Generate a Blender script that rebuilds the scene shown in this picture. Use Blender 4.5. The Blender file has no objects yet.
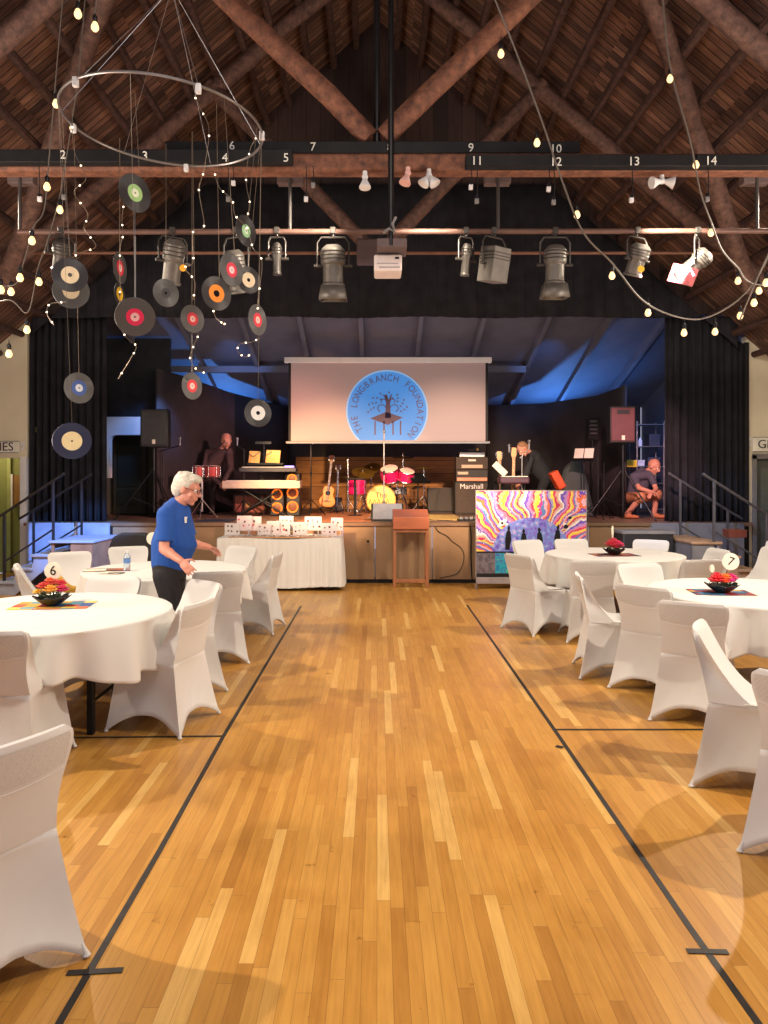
import bpy, bmesh, math, random
from mathutils import Vector as V, Matrix, Euler
random.seed(7)
C = bpy.context.scene.collection
PI = math.pi
F = 740.0; VX = 377.0; VY = 475.0; H = 1.65
ZS = 0.92                       # stage deck height
def P(px, py, d): return V(((px-VX)*d/F, d, H-(py-VY)*d/F))
def X(px, d): return (px-VX)*d/F
def Z(py, d): return H-(py-VY)*d/F
def G(px, py, z=0.0):           # point on a horizontal plane
    d = F*(H-z)/(py-VY); return V(((px-VX)*d/F, d, z))
OFF = {}
def s2l(c):
    return tuple((x/12.92 if x <= .04045 else ((x+.055)/1.055)**2.4) for x in c)
def rgb(r, g, b): return s2l((r/255, g/255, b/255))

# ------------------------------------------------------------ materials
class NT:
    def __init__(s, m): s.t = m.node_tree; s.n = s.t.nodes; s.l = s.t.links
    def node(s, ty, **k):
        n = s.n.new(ty)
        for a, b in k.items():
            if a.startswith('i_'):
                key = a[2:]; key = int(key) if key.isdigit() else key.replace('_', ' ')
                n.inputs[key].default_value = b
            else: setattr(n, a, b)
        return n
    def link(s, a, b): s.l.new(a, b)
    def math(s, op, a, b=None, c=None):
        n = s.n.new('ShaderNodeMath'); n.operation = op
        for i, v in enumerate((a, b, c)):
            if v is None: continue
            if isinstance(v, (int, float)): n.inputs[i].default_value = v
            else: s.l.new(v, n.inputs[i])
        return n.outputs[0]
    def ramp(s, fac, stops, interp='LINEAR'):
        n = s.n.new('ShaderNodeValToRGB'); e = n.color_ramp.elements
        n.color_ramp.interpolation = interp
        while len(e) < len(stops): e.new(0.5)
        for i, (p, c) in enumerate(stops):
            e[i].position = p; e[i].color = (*c, 1)
        if fac is not None: s.l.new(fac, n.inputs[0])
        return n.outputs[0]
    def mix(s, fac, a, b, bt='MIX'):
        n = s.n.new('ShaderNodeMix'); n.data_type = 'RGBA'; n.blend_type = bt
        for i, v in ((0, fac), (6, a), (7, b)):
            if isinstance(v, (int, float)): n.inputs[i].default_value = v
            elif isinstance(v, tuple): n.inputs[i].default_value = (*v, 1)
            else: s.l.new(v, n.inputs[i])
        return n.outputs[2]
def newmat(name):
    m = bpy.data.materials.new(name); m.use_nodes = True
    t = NT(m); b = t.n['Principled BSDF']; return m, t, b
MATS = {}
def mat(name, col, rough=.6, metal=0, var=.12, scale=8, bump=0, bscale=60, emit=None, es=1, sheen=0, alpha=1, trans=0, stretch=None, coat=0, spec=None):
    if name in MATS: return MATS[name]
    m, t, b = newmat(name)
    tc = t.node('ShaderNodeTexCoord'); src = tc.outputs['Object']
    if stretch:
        mp = t.node('ShaderNodeMapping'); mp.inputs['Scale'].default_value = stretch
        t.link(src, mp.inputs['Vector']); src = mp.outputs[0]
    nz = t.node('ShaderNodeTexNoise', i_Scale=scale, i_Detail=4.0); t.link(src, nz.inputs['Vector'])
    lo = tuple(max(0, x*(1-var)) for x in col); hi = tuple(min(1, x*(1+var)) for x in col)
    c = t.ramp(nz.outputs['Fac'], [(.3, lo), (.7, hi)])
    t.link(c, b.inputs['Base Color'])
    b.inputs['Roughness'].default_value = rough; b.inputs['Metallic'].default_value = metal
    if spec is not None: b.inputs['Specular IOR Level'].default_value = spec
    if bump:
        n2 = t.node('ShaderNodeTexNoise', i_Scale=bscale, i_Detail=3.0); t.link(src, n2.inputs['Vector'])
        bp = t.node('ShaderNodeBump', i_Strength=bump, i_Distance=.01)
        t.link(n2.outputs['Fac'], bp.inputs['Height']); t.link(bp.outputs[0], b.inputs['Normal'])
    if emit: b.inputs['Emission Color'].default_value = (*emit, 1); b.inputs['Emission Strength'].default_value = es
    if sheen: b.inputs['Sheen Weight'].default_value = sheen
    if coat: b.inputs['Coat Weight'].default_value = coat
    if trans: b.inputs['Transmission Weight'].default_value = trans
    MATS[name] = m; return m

# ------------------------------------------------------------ mesh builder
class MB:
    def __init__(s): s.v = []; s.f = []; s.m = []; s.mi = 0
    def add(s, vs, fs, M=None):
        k = len(s.v)
        for v in vs:
            v = V(v); s.v.append(M @ v if M is not None else v)
        for f in fs: s.f.append(tuple(i+k for i in f)); s.m.append(s.mi)
        return s
    def box(s, c, size, rot=None):
        x, y, z = (a/2 for a in size)
        vs = [(-x,-y,-z),(x,-y,-z),(x,y,-z),(-x,y,-z),(-x,-y,z),(x,-y,z),(x,y,z),(-x,y,z)]
        fs = [(0,3,2,1),(4,5,6,7),(0,1,5,4),(1,2,6,5),(2,3,7,6),(3,0,4,7)]
        M = Matrix.Translation(V(c))
        if rot is not None: M = M @ (rot.to_4x4() if isinstance(rot, Matrix) else Euler(rot).to_matrix().to_4x4())
        return s.add(vs, fs, M)
    def b2(s, a, b):
        a = V(a); b = V(b); return s.box((a+b)/2, [abs(b[i]-a[i]) for i in range(3)])
    def cyl(s, p0, p1, r0, r1=None, n=12, caps=True):
        p0 = V(p0); p1 = V(p1); r1 = r0 if r1 is None else r1
        d = p1-p0
        if d.length < 1e-7: return s
        q = d.to_track_quat('Z', 'Y').to_matrix()
        vs = []
        for p, r in ((p0, r0), (p1, r1)):
            for i in range(n):
                a = 2*PI*i/n; vs.append(p + q @ V((math.cos(a)*r, math.sin(a)*r, 0)))
        fs = [(i, (i+1) % n, n+(i+1) % n, n+i) for i in range(n)]
        if caps: fs += [tuple(range(n))[::-1], tuple(range(n, 2*n))]
        return s.add(vs, fs)
    def ball(s, c, r, n=12, M=None):
        if isinstance(r, (int, float)): r = (r, r, r)
        c = V(c); vs = []; fs = []; m = max(4, n//2+1)
        R = M if M is not None else Matrix.Identity(3)
        vs.append(c + R @ V((0, 0, r[2])))
        for j in range(1, m):
            t = PI*j/m
            for i in range(n):
                a = 2*PI*i/n
                vs.append(c + R @ V((r[0]*math.sin(t)*math.cos(a), r[1]*math.sin(t)*math.sin(a), r[2]*math.cos(t))))
        vs.append(c + R @ V((0, 0, -r[2])))
        for i in range(n): fs.append((0, 1+i, 1+(i+1) % n))
        for j in range(m-2):
            for i in range(n):
                a = 1+j*n+i; b = 1+j*n+(i+1) % n; fs.append((a, a+n, b+n, b))
        L = len(vs)-1; k = 1+(m-2)*n
        for i in range(n): fs.append((L, k+(i+1) % n, k+i))
        return s.add(vs, fs)
    def cap(s, p0, p1, r0, r1, n=12):       # tapered capsule
        s.cyl(p0, p1, r0, r1, n); s.ball(p0, r0, n); s.ball(p1, r1, n); return s
    def tube(s, pts, r, n=8, close=False):
        pts = [V(p) for p in pts]; k = len(s.v); N = len(pts)
        prev = None; rs = r if isinstance(r, (list, tuple)) else [r]*N
        for i, p in enumerate(pts):
            if close: d = pts[(i+1) % N]-pts[i-1]
            else: d = pts[min(i+1, N-1)]-pts[max(i-1, 0)]
            if d.length < 1e-9: d = V((0, 0, 1))
            d.normalize()
            if prev is None:
                u = d.orthogonal().normalized()
            else:
                u = (prev - d*prev.dot(d))
                u = u.normalized() if u.length > 1e-6 else d.orthogonal().normalized()
            prev = u; w = d.cross(u)
            for j in range(n):
                a = 2*PI*j/n; s.v.append(p + (u*math.cos(a)+w*math.sin(a))*rs[i])
        for i in range(N if close else N-1):
            for j in range(n):
                a = k+i*n+j; b = k+i*n+(j+1) % n
                c = k+((i+1) % N)*n+(j+1) % n; e = k+((i+1) % N)*n+j
                s.f.append((a, b, c, e)); s.m.append(s.mi)
        if not close:
            s.f.append(tuple(k+j for j in range(n))[::-1]); s.m.append(s.mi)
            s.f.append(tuple(k+(N-1)*n+j for j in range(n))); s.m.append(s.mi)
        return s
    def lathe(s, prof, c=(0, 0, 0), n=24, M=None, cap=True):
        c = V(c); vs = []; fs = []; rings = []
        R = M if M is not None else Matrix.Identity(3)
        for r, z in prof:
            k = len(vs)
            if r < 1e-5: vs.append(c + R @ V((0, 0, z))); rings.append([k]*n)
            else:
                for i in range(n):
                    a = 2*PI*i/n; vs.append(c + R @ V((r*math.cos(a), r*math.sin(a), z)))
                rings.append(list(range(k, k+n)))
        for j in range(len(prof)-1):
            A, B = rings[j], rings[j+1]
            for i in range(n):
                f = [A[i], A[(i+1) % n], B[(i+1) % n], B[i]]; g = []
                for q in f:
                    if q not in g: g.append(q)
                if len(g) > 2: fs.append(tuple(g))
        if cap and prof[0][0] > 1e-5: fs.append(tuple(rings[0])[::-1])
        if cap and prof[-1][0] > 1e-5: fs.append(tuple(rings[-1]))
        return s.add(vs, fs)
    def prism(s, out, o, u, w, depth):       # outline in (u,w) plane, extruded by vector depth
        o = V(o); u = V(u); w = V(w); depth = V(depth); n = len(out)
        vs = [o+u*a+w*b for a, b in out] + [o+u*a+w*b+depth for a, b in out]
        fs = [tuple(range(n)), tuple(range(n, 2*n))[::-1]] + [(i, n+i, n+(i+1) % n, (i+1) % n) for i in range(n)]
        return s.add(vs, fs)
    def grid(s, fn, nu, nv, cu=False):
        k = len(s.v)
        for j in range(nv+1):
            for i in range(nu if cu else nu+1): s.v.append(V(fn(i/nu, j/nv)))
        W = nu if cu else nu+1
        for j in range(nv):
            for i in range(nu):
                s.f.append((k+j*W+i, k+j*W+(i+1) % W, k+(j+1)*W+(i+1) % W, k+(j+1)*W+i)); s.m.append(s.mi)
        return s
    def loft(s, secs, n=16):                # secs: (center, ru(vec), rv(vec))
        vs = []; fs = []
        for c, a, b in secs:
            c = V(c); a = V(a); b = V(b)
            for i in range(n):
                t = 2*PI*i/n; vs.append(c+a*math.cos(t)+b*math.sin(t))
        for j in range(len(secs)-1):
            for i in range(n): fs.append((j*n+i, j*n+(i+1) % n, (j+1)*n+(i+1) % n, (j+1)*n+i))
        fs.append(tuple(range(n))[::-1]); fs.append(tuple((len(secs)-1)*n+i for i in range(n)))
        return s.add(vs, fs)
    def build(s, name, m, parent=None, world=False, bevel=0, solid=0, sub=0, smooth=True, ang=35, mods=None, recalc=True):
        me = bpy.data.meshes.new(name)
        off = OFF.get(parent.name, V((0, 0, 0))) if (parent is not None and world) else V((0, 0, 0))
        me.from_pydata([v-off for v in s.v], [], s.f)
        for mm in (m if isinstance(m, (list, tuple)) else [m]): me.materials.append(mm)
        for p, i in zip(me.polygons, s.m): p.material_index = i
        if recalc:
            bm = bmesh.new(); bm.from_mesh(me); bmesh.ops.recalc_face_normals(bm, faces=bm.faces); bm.to_mesh(me); bm.free()
        if smooth:
            me.polygons.foreach_set('use_smooth', [True]*len(me.polygons))
            try: me.set_sharp_from_angle(angle=math.radians(ang))
            except Exception: pass
        o = bpy.data.objects.new(name, me); C.objects.link(o)
        if parent is not None:
            o.parent = parent; OFF[o.name] = OFF.get(parent.name, V((0, 0, 0)))
        if bevel:
            b = o.modifiers.new('b', 'BEVEL'); b.width = bevel; b.segments = 2; b.limit_method = 'ANGLE'; b.angle_limit = math.radians(40)
        if solid:
            b = o.modifiers.new('s', 'SOLIDIFY'); b.thickness = solid; b.offset = 0
        if sub:
            b = o.modifiers.new('u', 'SUBSURF'); b.levels = sub; b.render_levels = sub
        return o
def thing(name, label, cat, loc=(0, 0, 0), rz=0, group=None, scale=None):
    o = bpy.data.objects.new(name, None); C.objects.link(o); o.empty_display_size = .1
    o.location = loc; o.rotation_euler = (0, 0, rz); OFF[o.name] = V(loc)
    if scale: o.scale = scale
    o['label'] = label; o['category'] = cat
    if group: o['group'] = group
    return o
def tag(o, label, cat, group=None, kind=None):
    o['label'] = label; o['category'] = cat
    if group: o['group'] = group
    if kind: o['kind'] = kind
    return o
def struct(o, label=None):
    o['kind'] = 'structure'
    if label: o['label'] = label
    return o
def dup(root, loc, rz=0, label=None, group=None, scale=None):
    def cp(o, par):
        c = o.copy(); C.objects.link(c); c.parent = par
        for ch in [q for q in bpy.data.objects if q.parent == o]: cp(ch, c)
        return c
    r = cp(root, None); r.location = loc; r.rotation_euler = (0, 0, rz)
    if scale: r.scale = scale
    if label: r['label'] = label
    if group: r['group'] = group
    OFF[r.name] = V(loc)
    return r
def text_mesh(mb, s, size, M, extrude=.002):
    cu = bpy.data.curves.new('t', 'FONT'); cu.body = s; cu.size = size; cu.extrude = extrude
    cu.align_x = 'CENTER'; cu.align_y = 'CENTER'; cu.resolution_u = 3
    o = bpy.data.objects.new('t', cu); C.objects.link(o)
    bpy.context.view_layer.update()
    dg = bpy.context.evaluated_depsgraph_get()
    me = bpy.data.meshes.new_from_object(o.evaluated_get(dg))
    mb.add([v.co.copy() for v in me.vertices], [tuple(p.vertices) for p in me.polygons], M)
    bpy.data.objects.remove(o); bpy.data.curves.remove(cu); bpy.data.meshes.remove(me)
FACING = Matrix(((1, 0, 0), (0, 0, -1), (0, 1, 0)))     # XY text plane -> XZ plane seen from -Y
def TM(p, rot=0, sx=1):
    return Matrix.Translation(V(p)) @ FACING.to_4x4() @ Matrix.Rotation(rot, 4, 'Z')
def fuse(mb, voxel, smooth=4):
    """merge every piece of the builder into one continuous surface"""
    me = bpy.data.meshes.new('f'); me.from_pydata(mb.v, [], mb.f)
    o = bpy.data.objects.new('f', me); C.objects.link(o)
    r = o.modifiers.new('r', 'REMESH'); r.mode = 'VOXEL'; r.voxel_size = voxel
    q = o.modifiers.new('q', 'SMOOTH'); q.factor = .5; q.iterations = smooth
    bpy.context.view_layer.update()
    dg = bpy.context.evaluated_depsgraph_get()
    m2 = bpy.data.meshes.new_from_object(o.evaluated_get(dg))
    out = MB(); out.add([v.co.copy() for v in m2.vertices], [tuple(p.vertices) for p in m2.polygons])
    bpy.data.objects.remove(o); bpy.data.meshes.remove(me); bpy.data.meshes.remove(m2)
    return out
def arc(p0, p1, sag, n=12):
    p0 = V(p0); p1 = V(p1)
    return [p0.lerp(p1, i/n) + V((0, 0, -sag*4*(i/n)*(1-i/n))) for i in range(n+1)]
def spline(pts, n=6):
    pts = [V(p) for p in pts]; out = []
    for i in range(len(pts)-1):
        a = pts[max(i-1, 0)]; b = pts[i]; c = pts[i+1]; d = pts[min(i+2, len(pts)-1)]
        for k in range(n):
            t = k/n
            out.append(.5*((2*b)+(c-a)*t+(2*a-5*b+4*c-d)*t*t+(-a+3*b-3*c+d)*t**3))
    out.append(pts[-1]); return out
# ------------------------------------------------------------ surface materials
def floor_mat():
    m, t, b = newmat('oak_strip_floor')
    tc = t.node('ShaderNodeTexCoord'); sp = t.node('ShaderNodeSeparateXYZ'); t.link(tc.outputs['Object'], sp.inputs[0])
    x, y = sp.outputs[0], sp.outputs[1]
    W = .052
    row = t.math('FLOOR', t.math('DIVIDE', x, W))
    wn = t.node('ShaderNodeTexWhiteNoise', noise_dimensions='1D'); t.link(row, wn.inputs['W'])
    L = .95
    yy = t.math('ADD', t.math('DIVIDE', y, L), t.math('MULTIPLY', wn.outputs['Value'], 13.7))
    col = t.math('FLOOR', yy)
    cb = t.node('ShaderNodeCombineXYZ'); t.link(row, cb.inputs[0]); t.link(col, cb.inputs[1])
    w2 = t.node('ShaderNodeTexWhiteNoise', noise_dimensions='3D'); t.link(cb.outputs[0], w2.inputs['Vector'])
    base = t.ramp(w2.outputs['Value'], [(0, rgb(172, 120, 52)), (.2, rgb(186, 133, 60)), (.6, rgb(194, 142, 66)), (.9, rgb(201, 150, 74)), (.94, rgb(213, 168, 94)), (1, rgb(216, 173, 100))])
    mp = t.node('ShaderNodeMapping'); mp.inputs['Scale'].default_value = (1, .06, 1); t.link(tc.outputs['Object'], mp.inputs['Vector'])
    g = t.node('ShaderNodeTexNoise', i_Scale=70.0, i_Detail=5.0); t.link(mp.outputs[0], g.inputs['Vector'])
    gr = t.ramp(g.outputs['Fac'], [(.3, (.80, .76, .70)), (.6, (1, 1, 1))])
    c = t.mix(.8, base, gr, 'MULTIPLY')
    st = t.node('ShaderNodeTexNoise', i_Scale=1.1, i_Detail=5.0, i_Roughness=.6); t.link(tc.outputs['Object'], st.inputs['Vector'])
    sr = t.ramp(st.outputs['Fac'], [(.36, (.82, .76, .68)), (.50, (1, 1, 1))])
    c = t.mix(.8, c, sr, 'MULTIPLY')
    s2 = t.node('ShaderNodeTexNoise', i_Scale=9.0, i_Detail=6.0, i_Roughness=.7); t.link(tc.outputs['Object'], s2.inputs['Vector'])
    c = t.mix(1.0, c, t.ramp(s2.outputs['Fac'], [(.29, (.45, .36, .28)), (.36, (1, 1, 1))]), 'MULTIPLY')
    fx = t.math('ABSOLUTE', t.math('SUBTRACT', t.math('FRACT', t.math('DIVIDE', x, W)), .5))
    gap = t.math('GREATER_THAN', fx, .478)
    fy = t.math('ABSOLUTE', t.math('SUBTRACT', t.math('FRACT', yy), .5))
    gap2 = t.math('GREATER_THAN', fy, .4985)
    gp = t.math('MAXIMUM', gap, gap2)
    c = t.mix(t.math('MULTIPLY', gp, .42), c, rgb(88, 52, 24))
    t.link(c, b.inputs['Base Color'])
    t.link(t.math('ADD', t.math('MULTIPLY', st.outputs['Fac'], .25), .22), b.inputs['Roughness'])
    bp = t.node('ShaderNodeBump', i_Strength=.25, i_Distance=.002, invert=True); t.link(gp, bp.inputs['Height']); t.link(bp.outputs[0], b.inputs['Normal'])
    return m
def roof_mat():
    m, t, b = newmat('roof_boards')
    tc = t.node('ShaderNodeTexCoord'); sp = t.node('ShaderNodeSeparateXYZ'); t.link(tc.outputs['Object'], sp.inputs[0])
    x, y = sp.outputs[0], sp.outputs[1]
    seg = t.math('FLOOR', t.math('DIVIDE', x, .70))
    yw = t.math('DIVIDE', y, .105)
    sh = t.node('ShaderNodeTexWhiteNoise', noise_dimensions='1D'); t.link(seg, sh.inputs['W'])
    yw = t.math('ADD', yw, sh.outputs['Value'])
    row = t.math('FLOOR', yw)
    cb = t.node('ShaderNodeCombineXYZ'); t.link(row, cb.inputs[0]); t.link(seg, cb.inputs[1])
    w2 = t.node('ShaderNodeTexWhiteNoise', noise_dimensions='3D'); t.link(cb.outputs[0], w2.inputs['Vector'])
    base = t.ramp(w2.outputs['Value'], [(0, rgb(80, 58, 50)), (.3, rgb(110, 80, 66)), (.7, rgb(132, 98, 80)), (1, rgb(158, 120, 98))])
    mp = t.node('ShaderNodeMapping'); mp.inputs['Scale'].default_value = (.12, 1, 1); t.link(tc.outputs['Object'], mp.inputs['Vector'])
    g = t.node('ShaderNodeTexNoise', i_Scale=40.0, i_Detail=5.0); t.link(mp.outputs[0], g.inputs['Vector'])
    c = t.mix(.9, base, t.ramp(g.outputs['Fac'], [(.35, (.45, .4, .38)), (.65, (1.0, 1.0, 1.0))]), 'MULTIPLY')
    fx = t.math('ABSOLUTE', t.math('SUBTRACT', t.math('FRACT', yw), .5))
    gap = t.math('GREATER_THAN', fx, .43)
    c = t.mix(t.math('MULTIPLY', gap, .85), c, rgb(20, 12, 10))
    t.link(c, b.inputs['Base Color']); b.inputs['Roughness'].default_value = .85
    bp = t.node('ShaderNodeBump', i_Strength=.6, i_Distance=.01, invert=True); t.link(gap, bp.inputs['Height']); t.link(bp.outputs[0], b.inputs['Normal'])
    return m
def board_mat(name, c0, c1, w, axis=0, rough=.8):
    m, t, b = newmat(name)
    tc = t.node('ShaderNodeTexCoord'); sp = t.node('ShaderNodeSeparateXYZ'); t.link(tc.outputs['Object'], sp.inputs[0])
    x = sp.outputs[axis]; u = t.math('DIVIDE', x, w)
    wn = t.node('ShaderNodeTexWhiteNoise', noise_dimensions='1D'); t.link(t.math('FLOOR', u), wn.inputs['W'])
    base = t.ramp(wn.outputs['Value'], [(0, c0), (1, c1)])
    mp = t.node('ShaderNodeMapping'); sc = [1, 1, 1]; sc[2 if axis == 0 else 0] = .15; mp.inputs['Scale'].default_value = sc
    t.link(tc.outputs['Object'], mp.inputs['Vector'])
    g = t.node('ShaderNodeTexNoise', i_Scale=25.0, i_Detail=5.0); t.link(mp.outputs[0], g.inputs['Vector'])
    c = t.mix(.6, base, t.ramp(g.outputs['Fac'], [(.35, (.6, .55, .5)), (.65, (1, 1, 1))]), 'MULTIPLY')
    gap = t.math('GREATER_THAN', t.math('ABSOLUTE', t.math('SUBTRACT', t.math('FRACT', u), .5)), .47)
    c = t.mix(t.math('MULTIPLY', gap, .8), c, tuple(q*.25 for q in c0))
    t.link(c, b.inputs['Base Color']); b.inputs['Roughness'].default_value = rough
    return m
def log_mat(name, c, dark, sc=(1, 1, 1)):
    m, t, b = newmat(name)
    tc = t.node('ShaderNodeTexCoord'); mp = t.node('ShaderNodeMapping'); mp.inputs['Scale'].default_value = sc
    t.link(tc.outputs['Generated' if False else 'Object'], mp.inputs['Vector'])
    g = t.node('ShaderNodeTexNoise', i_Scale=14.0, i_Detail=6.0, i_Roughness=.65); t.link(mp.outputs[0], g.inputs['Vector'])
    g2 = t.node('ShaderNodeTexNoise', i_Scale=2.2, i_Detail=3.0); t.link(tc.outputs['Object'], g2.inputs['Vector'])
    col = t.ramp(g.outputs['Fac'], [(.3, dark), (.65, c)])
    col = t.mix(.5, col, t.ramp(g2.outputs['Fac'], [(.3, (.6, .55, .55)), (.65, (1, 1, 1))]), 'MULTIPLY')
    t.link(col, b.inputs['Base Color']); b.inputs['Roughness'].default_value = .75
    bp = t.node('ShaderNodeBump', i_Strength=.4, i_Distance=.01); t.link(g.outputs['Fac'], bp.inputs['Height']); t.link(bp.outputs[0], b.inputs['Normal'])
    return m
def quilt_mat():
    m, t, b = newmat('white_spandex_over_slots')
    tc = t.node('ShaderNodeTexCoord'); mp = t.node('ShaderNodeMapping'); mp.inputs['Rotation'].default_value = (0, .75, 0)
    t.link(tc.outputs['Object'], mp.inputs['Vector'])
    br = t.node('ShaderNodeTexBrick', i_Scale=1.0, i_Mortar_Size=.0045)
    br.inputs['Brick Width'].default_value = .046; br.inputs['Row Height'].default_value = .016
    sw = t.node('ShaderNodeSeparateXYZ'); t.link(mp.outputs[0], sw.inputs[0]); cb = t.node('ShaderNodeCombineXYZ')
    t.link(sw.outputs[0], cb.inputs[0]); t.link(sw.outputs[2], cb.inputs[1]); t.link(cb.outputs[0], br.inputs['Vector'])
    b.inputs['Base Color'].default_value = (*rgb(198, 195, 190), 1); b.inputs['Roughness'].default_value = .75
    bp = t.node('ShaderNodeBump', i_Strength=.9, i_Distance=.006); t.link(br.outputs['Fac'], bp.inputs['Height']); t.link(bp.outputs[0], b.inputs['Normal'])
    return m
def painting_mat():
    """bright flowing colour rays around a violet dome (object X,Z in metres, origin at canvas bottom centre)"""
    m, t, b = newmat('psychedelic_painting')
    tc = t.node('ShaderNodeTexCoord'); sp = t.node('ShaderNodeSeparateXYZ'); t.link(tc.outputs['Object'], sp.inputs[0])
    x, z = sp.outputs[0], sp.outputs[2]
    nz = t.node('ShaderNodeTexNoise', i_Scale=2.6, i_Detail=1.0); t.link(tc.outputs['Object'], nz.inputs['Vector'])
    n2 = t.node('ShaderNodeTexNoise', i_Scale=22.0, i_Detail=2.0); t.link(tc.outputs['Object'], n2.inputs['Vector'])
    ang = t.math('ARCTAN2', t.math('SUBTRACT', z, .10), x)
    a = t.math('ADD', t.math('MULTIPLY', ang, 2.3), t.math('MULTIPLY', nz.outputs['Fac'], 1.1))
    a = t.math('ADD', a, t.math('MULTIPLY', n2.outputs['Fac'], .14))
    fr = t.math('FRACT', a)
    cols = [(238, 205, 60), (240, 215, 110), (214, 40, 90), (232, 120, 150), (190, 140, 205), (110, 80, 190), (238, 228, 220), (214, 170, 150), (205, 40, 90), (245, 215, 70), (160, 160, 180), (110, 70, 190), (235, 110, 60), (228, 180, 200), (90, 130, 190), (215, 60, 150)]
    c = t.ramp(fr, [(i/16, rgb(*k)) for i, k in enumerate(cols)], 'CONSTANT')
    dots = t.node('ShaderNodeTexVoronoi', i_Scale=26.0); t.link(tc.outputs['Object'], dots.inputs['Vector'])
    dm = t.math('LESS_THAN', dots.outputs['Distance'], .22)
    dm = t.math('MULTIPLY', dm, t.math('GREATER_THAN', t.math('FRACT', t.math('MULTIPLY', ang, 1.9)), .62))
    c = t.mix(dm, c, rgb(240, 228, 210))
    # dome
    r = t.math('SQRT', t.math('ADD', t.math('POWER', t.math('DIVIDE', x, .56), 2), t.math('POWER', t.math('DIVIDE', t.math('SUBTRACT', z, .36), .50), 2)))
    n3 = t.node('ShaderNodeTexNoise', i_Scale=16.0, i_Detail=3.0); t.link(tc.outputs['Object'], n3.inputs['Vector'])
    dome = t.ramp(n3.outputs['Fac'], [(.35, rgb(90, 80, 190)), (.45, rgb(140, 120, 215)), (.55, rgb(100, 150, 220)), (.65, rgb(190, 170, 225))])
    c = t.mix(t.math('LESS_THAN', r, 1.0), c, dome)
    teal = t.ramp(n3.outputs['Fac'], [(.35, rgb(30, 110, 170)), (.5, rgb(30, 170, 180)), (.6, rgb(70, 90, 180)), (.7, rgb(60, 190, 150))])
    grey = t.ramp(n3.outputs['Fac'], [(.4, rgb(90, 80, 90)), (.6, rgb(120, 110, 115))])
    low = t.mix(t.math('LESS_THAN', x, -.52), teal, grey)
    c = t.mix(t.math('LESS_THAN', z, .36), c, low)
    c = t.mix(t.math('LESS_THAN', z, .055), c, rgb(14, 12, 14))
    c = t.mix(t.math('LESS_THAN', t.math('ABSOLUTE', t.math('SUBTRACT', z, .36)), .012), c, rgb(20, 18, 24))
    t.link(c, b.inputs['Base Color']); b.inputs['Roughness'].default_value = .55
    return m
def mosaic_mat(name, cols, sc=11):
    m, t, b = newmat(name)
    tc = t.node('ShaderNodeTexCoord')
    mp = t.node('ShaderNodeMapping'); mp.inputs['Scale'].default_value = (sc, sc*1.3, 0); t.link(tc.outputs['Object'], mp.inputs['Vector'])
    fl = t.node('ShaderNodeVectorMath', operation='FLOOR'); t.link(mp.outputs[0], fl.inputs[0])
    wn = t.node('ShaderNodeTexWhiteNoise', noise_dimensions='3D'); t.link(fl.outputs[0], wn.inputs['Vector'])
    c = t.ramp(wn.outputs['Value'], [(i/len(cols), rgb(*k)) for i, k in enumerate(cols)], 'CONSTANT')
    t.link(c, b.inputs['Base Color']); b.inputs['Roughness'].default_value = .7
    return m
def record_mat(name, base=(.018, .017, .018)):
    m, t, b = newmat(name)
    tc = t.node('ShaderNodeTexCoord'); sp = t.node('ShaderNodeSeparateXYZ'); t.link(tc.outputs['Object'], sp.inputs[0])
    r = t.math('SQRT', t.math('ADD', t.math('POWER', sp.outputs[0], 2), t.math('POWER', sp.outputs[2], 2)))
    w = t.math('SINE', t.math('MULTIPLY', r, 1500))
    c = t.ramp(t.math('ADD', t.math('MULTIPLY', w, .5), .5), [(0, base), (1, tuple(q*2.2 for q in base))])
    t.link(c, b.inputs['Base Color']); b.inputs['Roughness'].default_value = .33
    bp = t.node('ShaderNodeBump', i_Strength=.35, i_Distance=.001); t.link(w, bp.inputs['Height']); t.link(bp.outputs[0], b.inputs['Normal'])
    return m
M_floor = floor_mat(); M_roof = roof_mat()
M_gable = board_mat('dark_gable_boards', rgb(44, 32, 30), rgb(72, 52, 46), .22)
M_log = log_mat('peeled_log', rgb(118, 88, 76), rgb(60, 43, 38))
M_logw = log_mat('warm_peeled_log', rgb(140, 92, 68), rgb(76, 48, 38))
M_logd = log_mat('dark_log', rgb(88, 62, 54), rgb(42, 29, 26))
M_cream = mat('cream_wall', rgb(212, 204, 178), .8, var=.05, scale=3)
M_white = mat('white_paint', rgb(214, 214, 214), .5, var=.03)
M_olive = mat('olive_paint', rgb(128, 128, 60), .7, var=.06, scale=2)
M_green = mat('grey_green_door', rgb(76, 80, 70), .6, var=.06, scale=3)
M_black = mat('matt_black', (.012, .012, .013), .6, var=.2, spec=.2)
M_blackm = mat('black_metal', (.02, .02, .022), .35, .6, var=.2)
M_velvet = mat('black_drape', (.017, .017, .021), .95, var=.3, scale=5, spec=.25)
M_flat = mat('dark_masking_cloth', (.044, .036, .038), .9, var=.15, scale=3, spec=.2)
M_stagef = mat('stage_front_panel', rgb(142, 112, 80), .65, var=.10, scale=3)
M_deck = mat('stage_deck', rgb(124, 94, 76), .55, var=.25, scale=6)
M_sceil = mat('stage_soffit', rgb(92, 94, 108), .7, var=.1, scale=3)
M_backw = board_mat('stage_back_boards', rgb(150, 98, 52), rgb(176, 118, 64), .28, axis=2)
M_pale = mat('pale_stage_skirting', rgb(150, 156, 176), .7, var=.15, scale=4)
M_steel = mat('brushed_steel', (.32, .32, .34), .35, .8, var=.1)
M_chrome = mat('chrome', (.75, .75, .77), .15, 1, var=.05)
M_grey = mat('grey_paint', rgb(120, 118, 116), .5, var=.1)
M_wood = mat('brown_wood', rgb(120, 72, 40), .5, var=.25, scale=9, stretch=(1, 1, .2))
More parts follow.
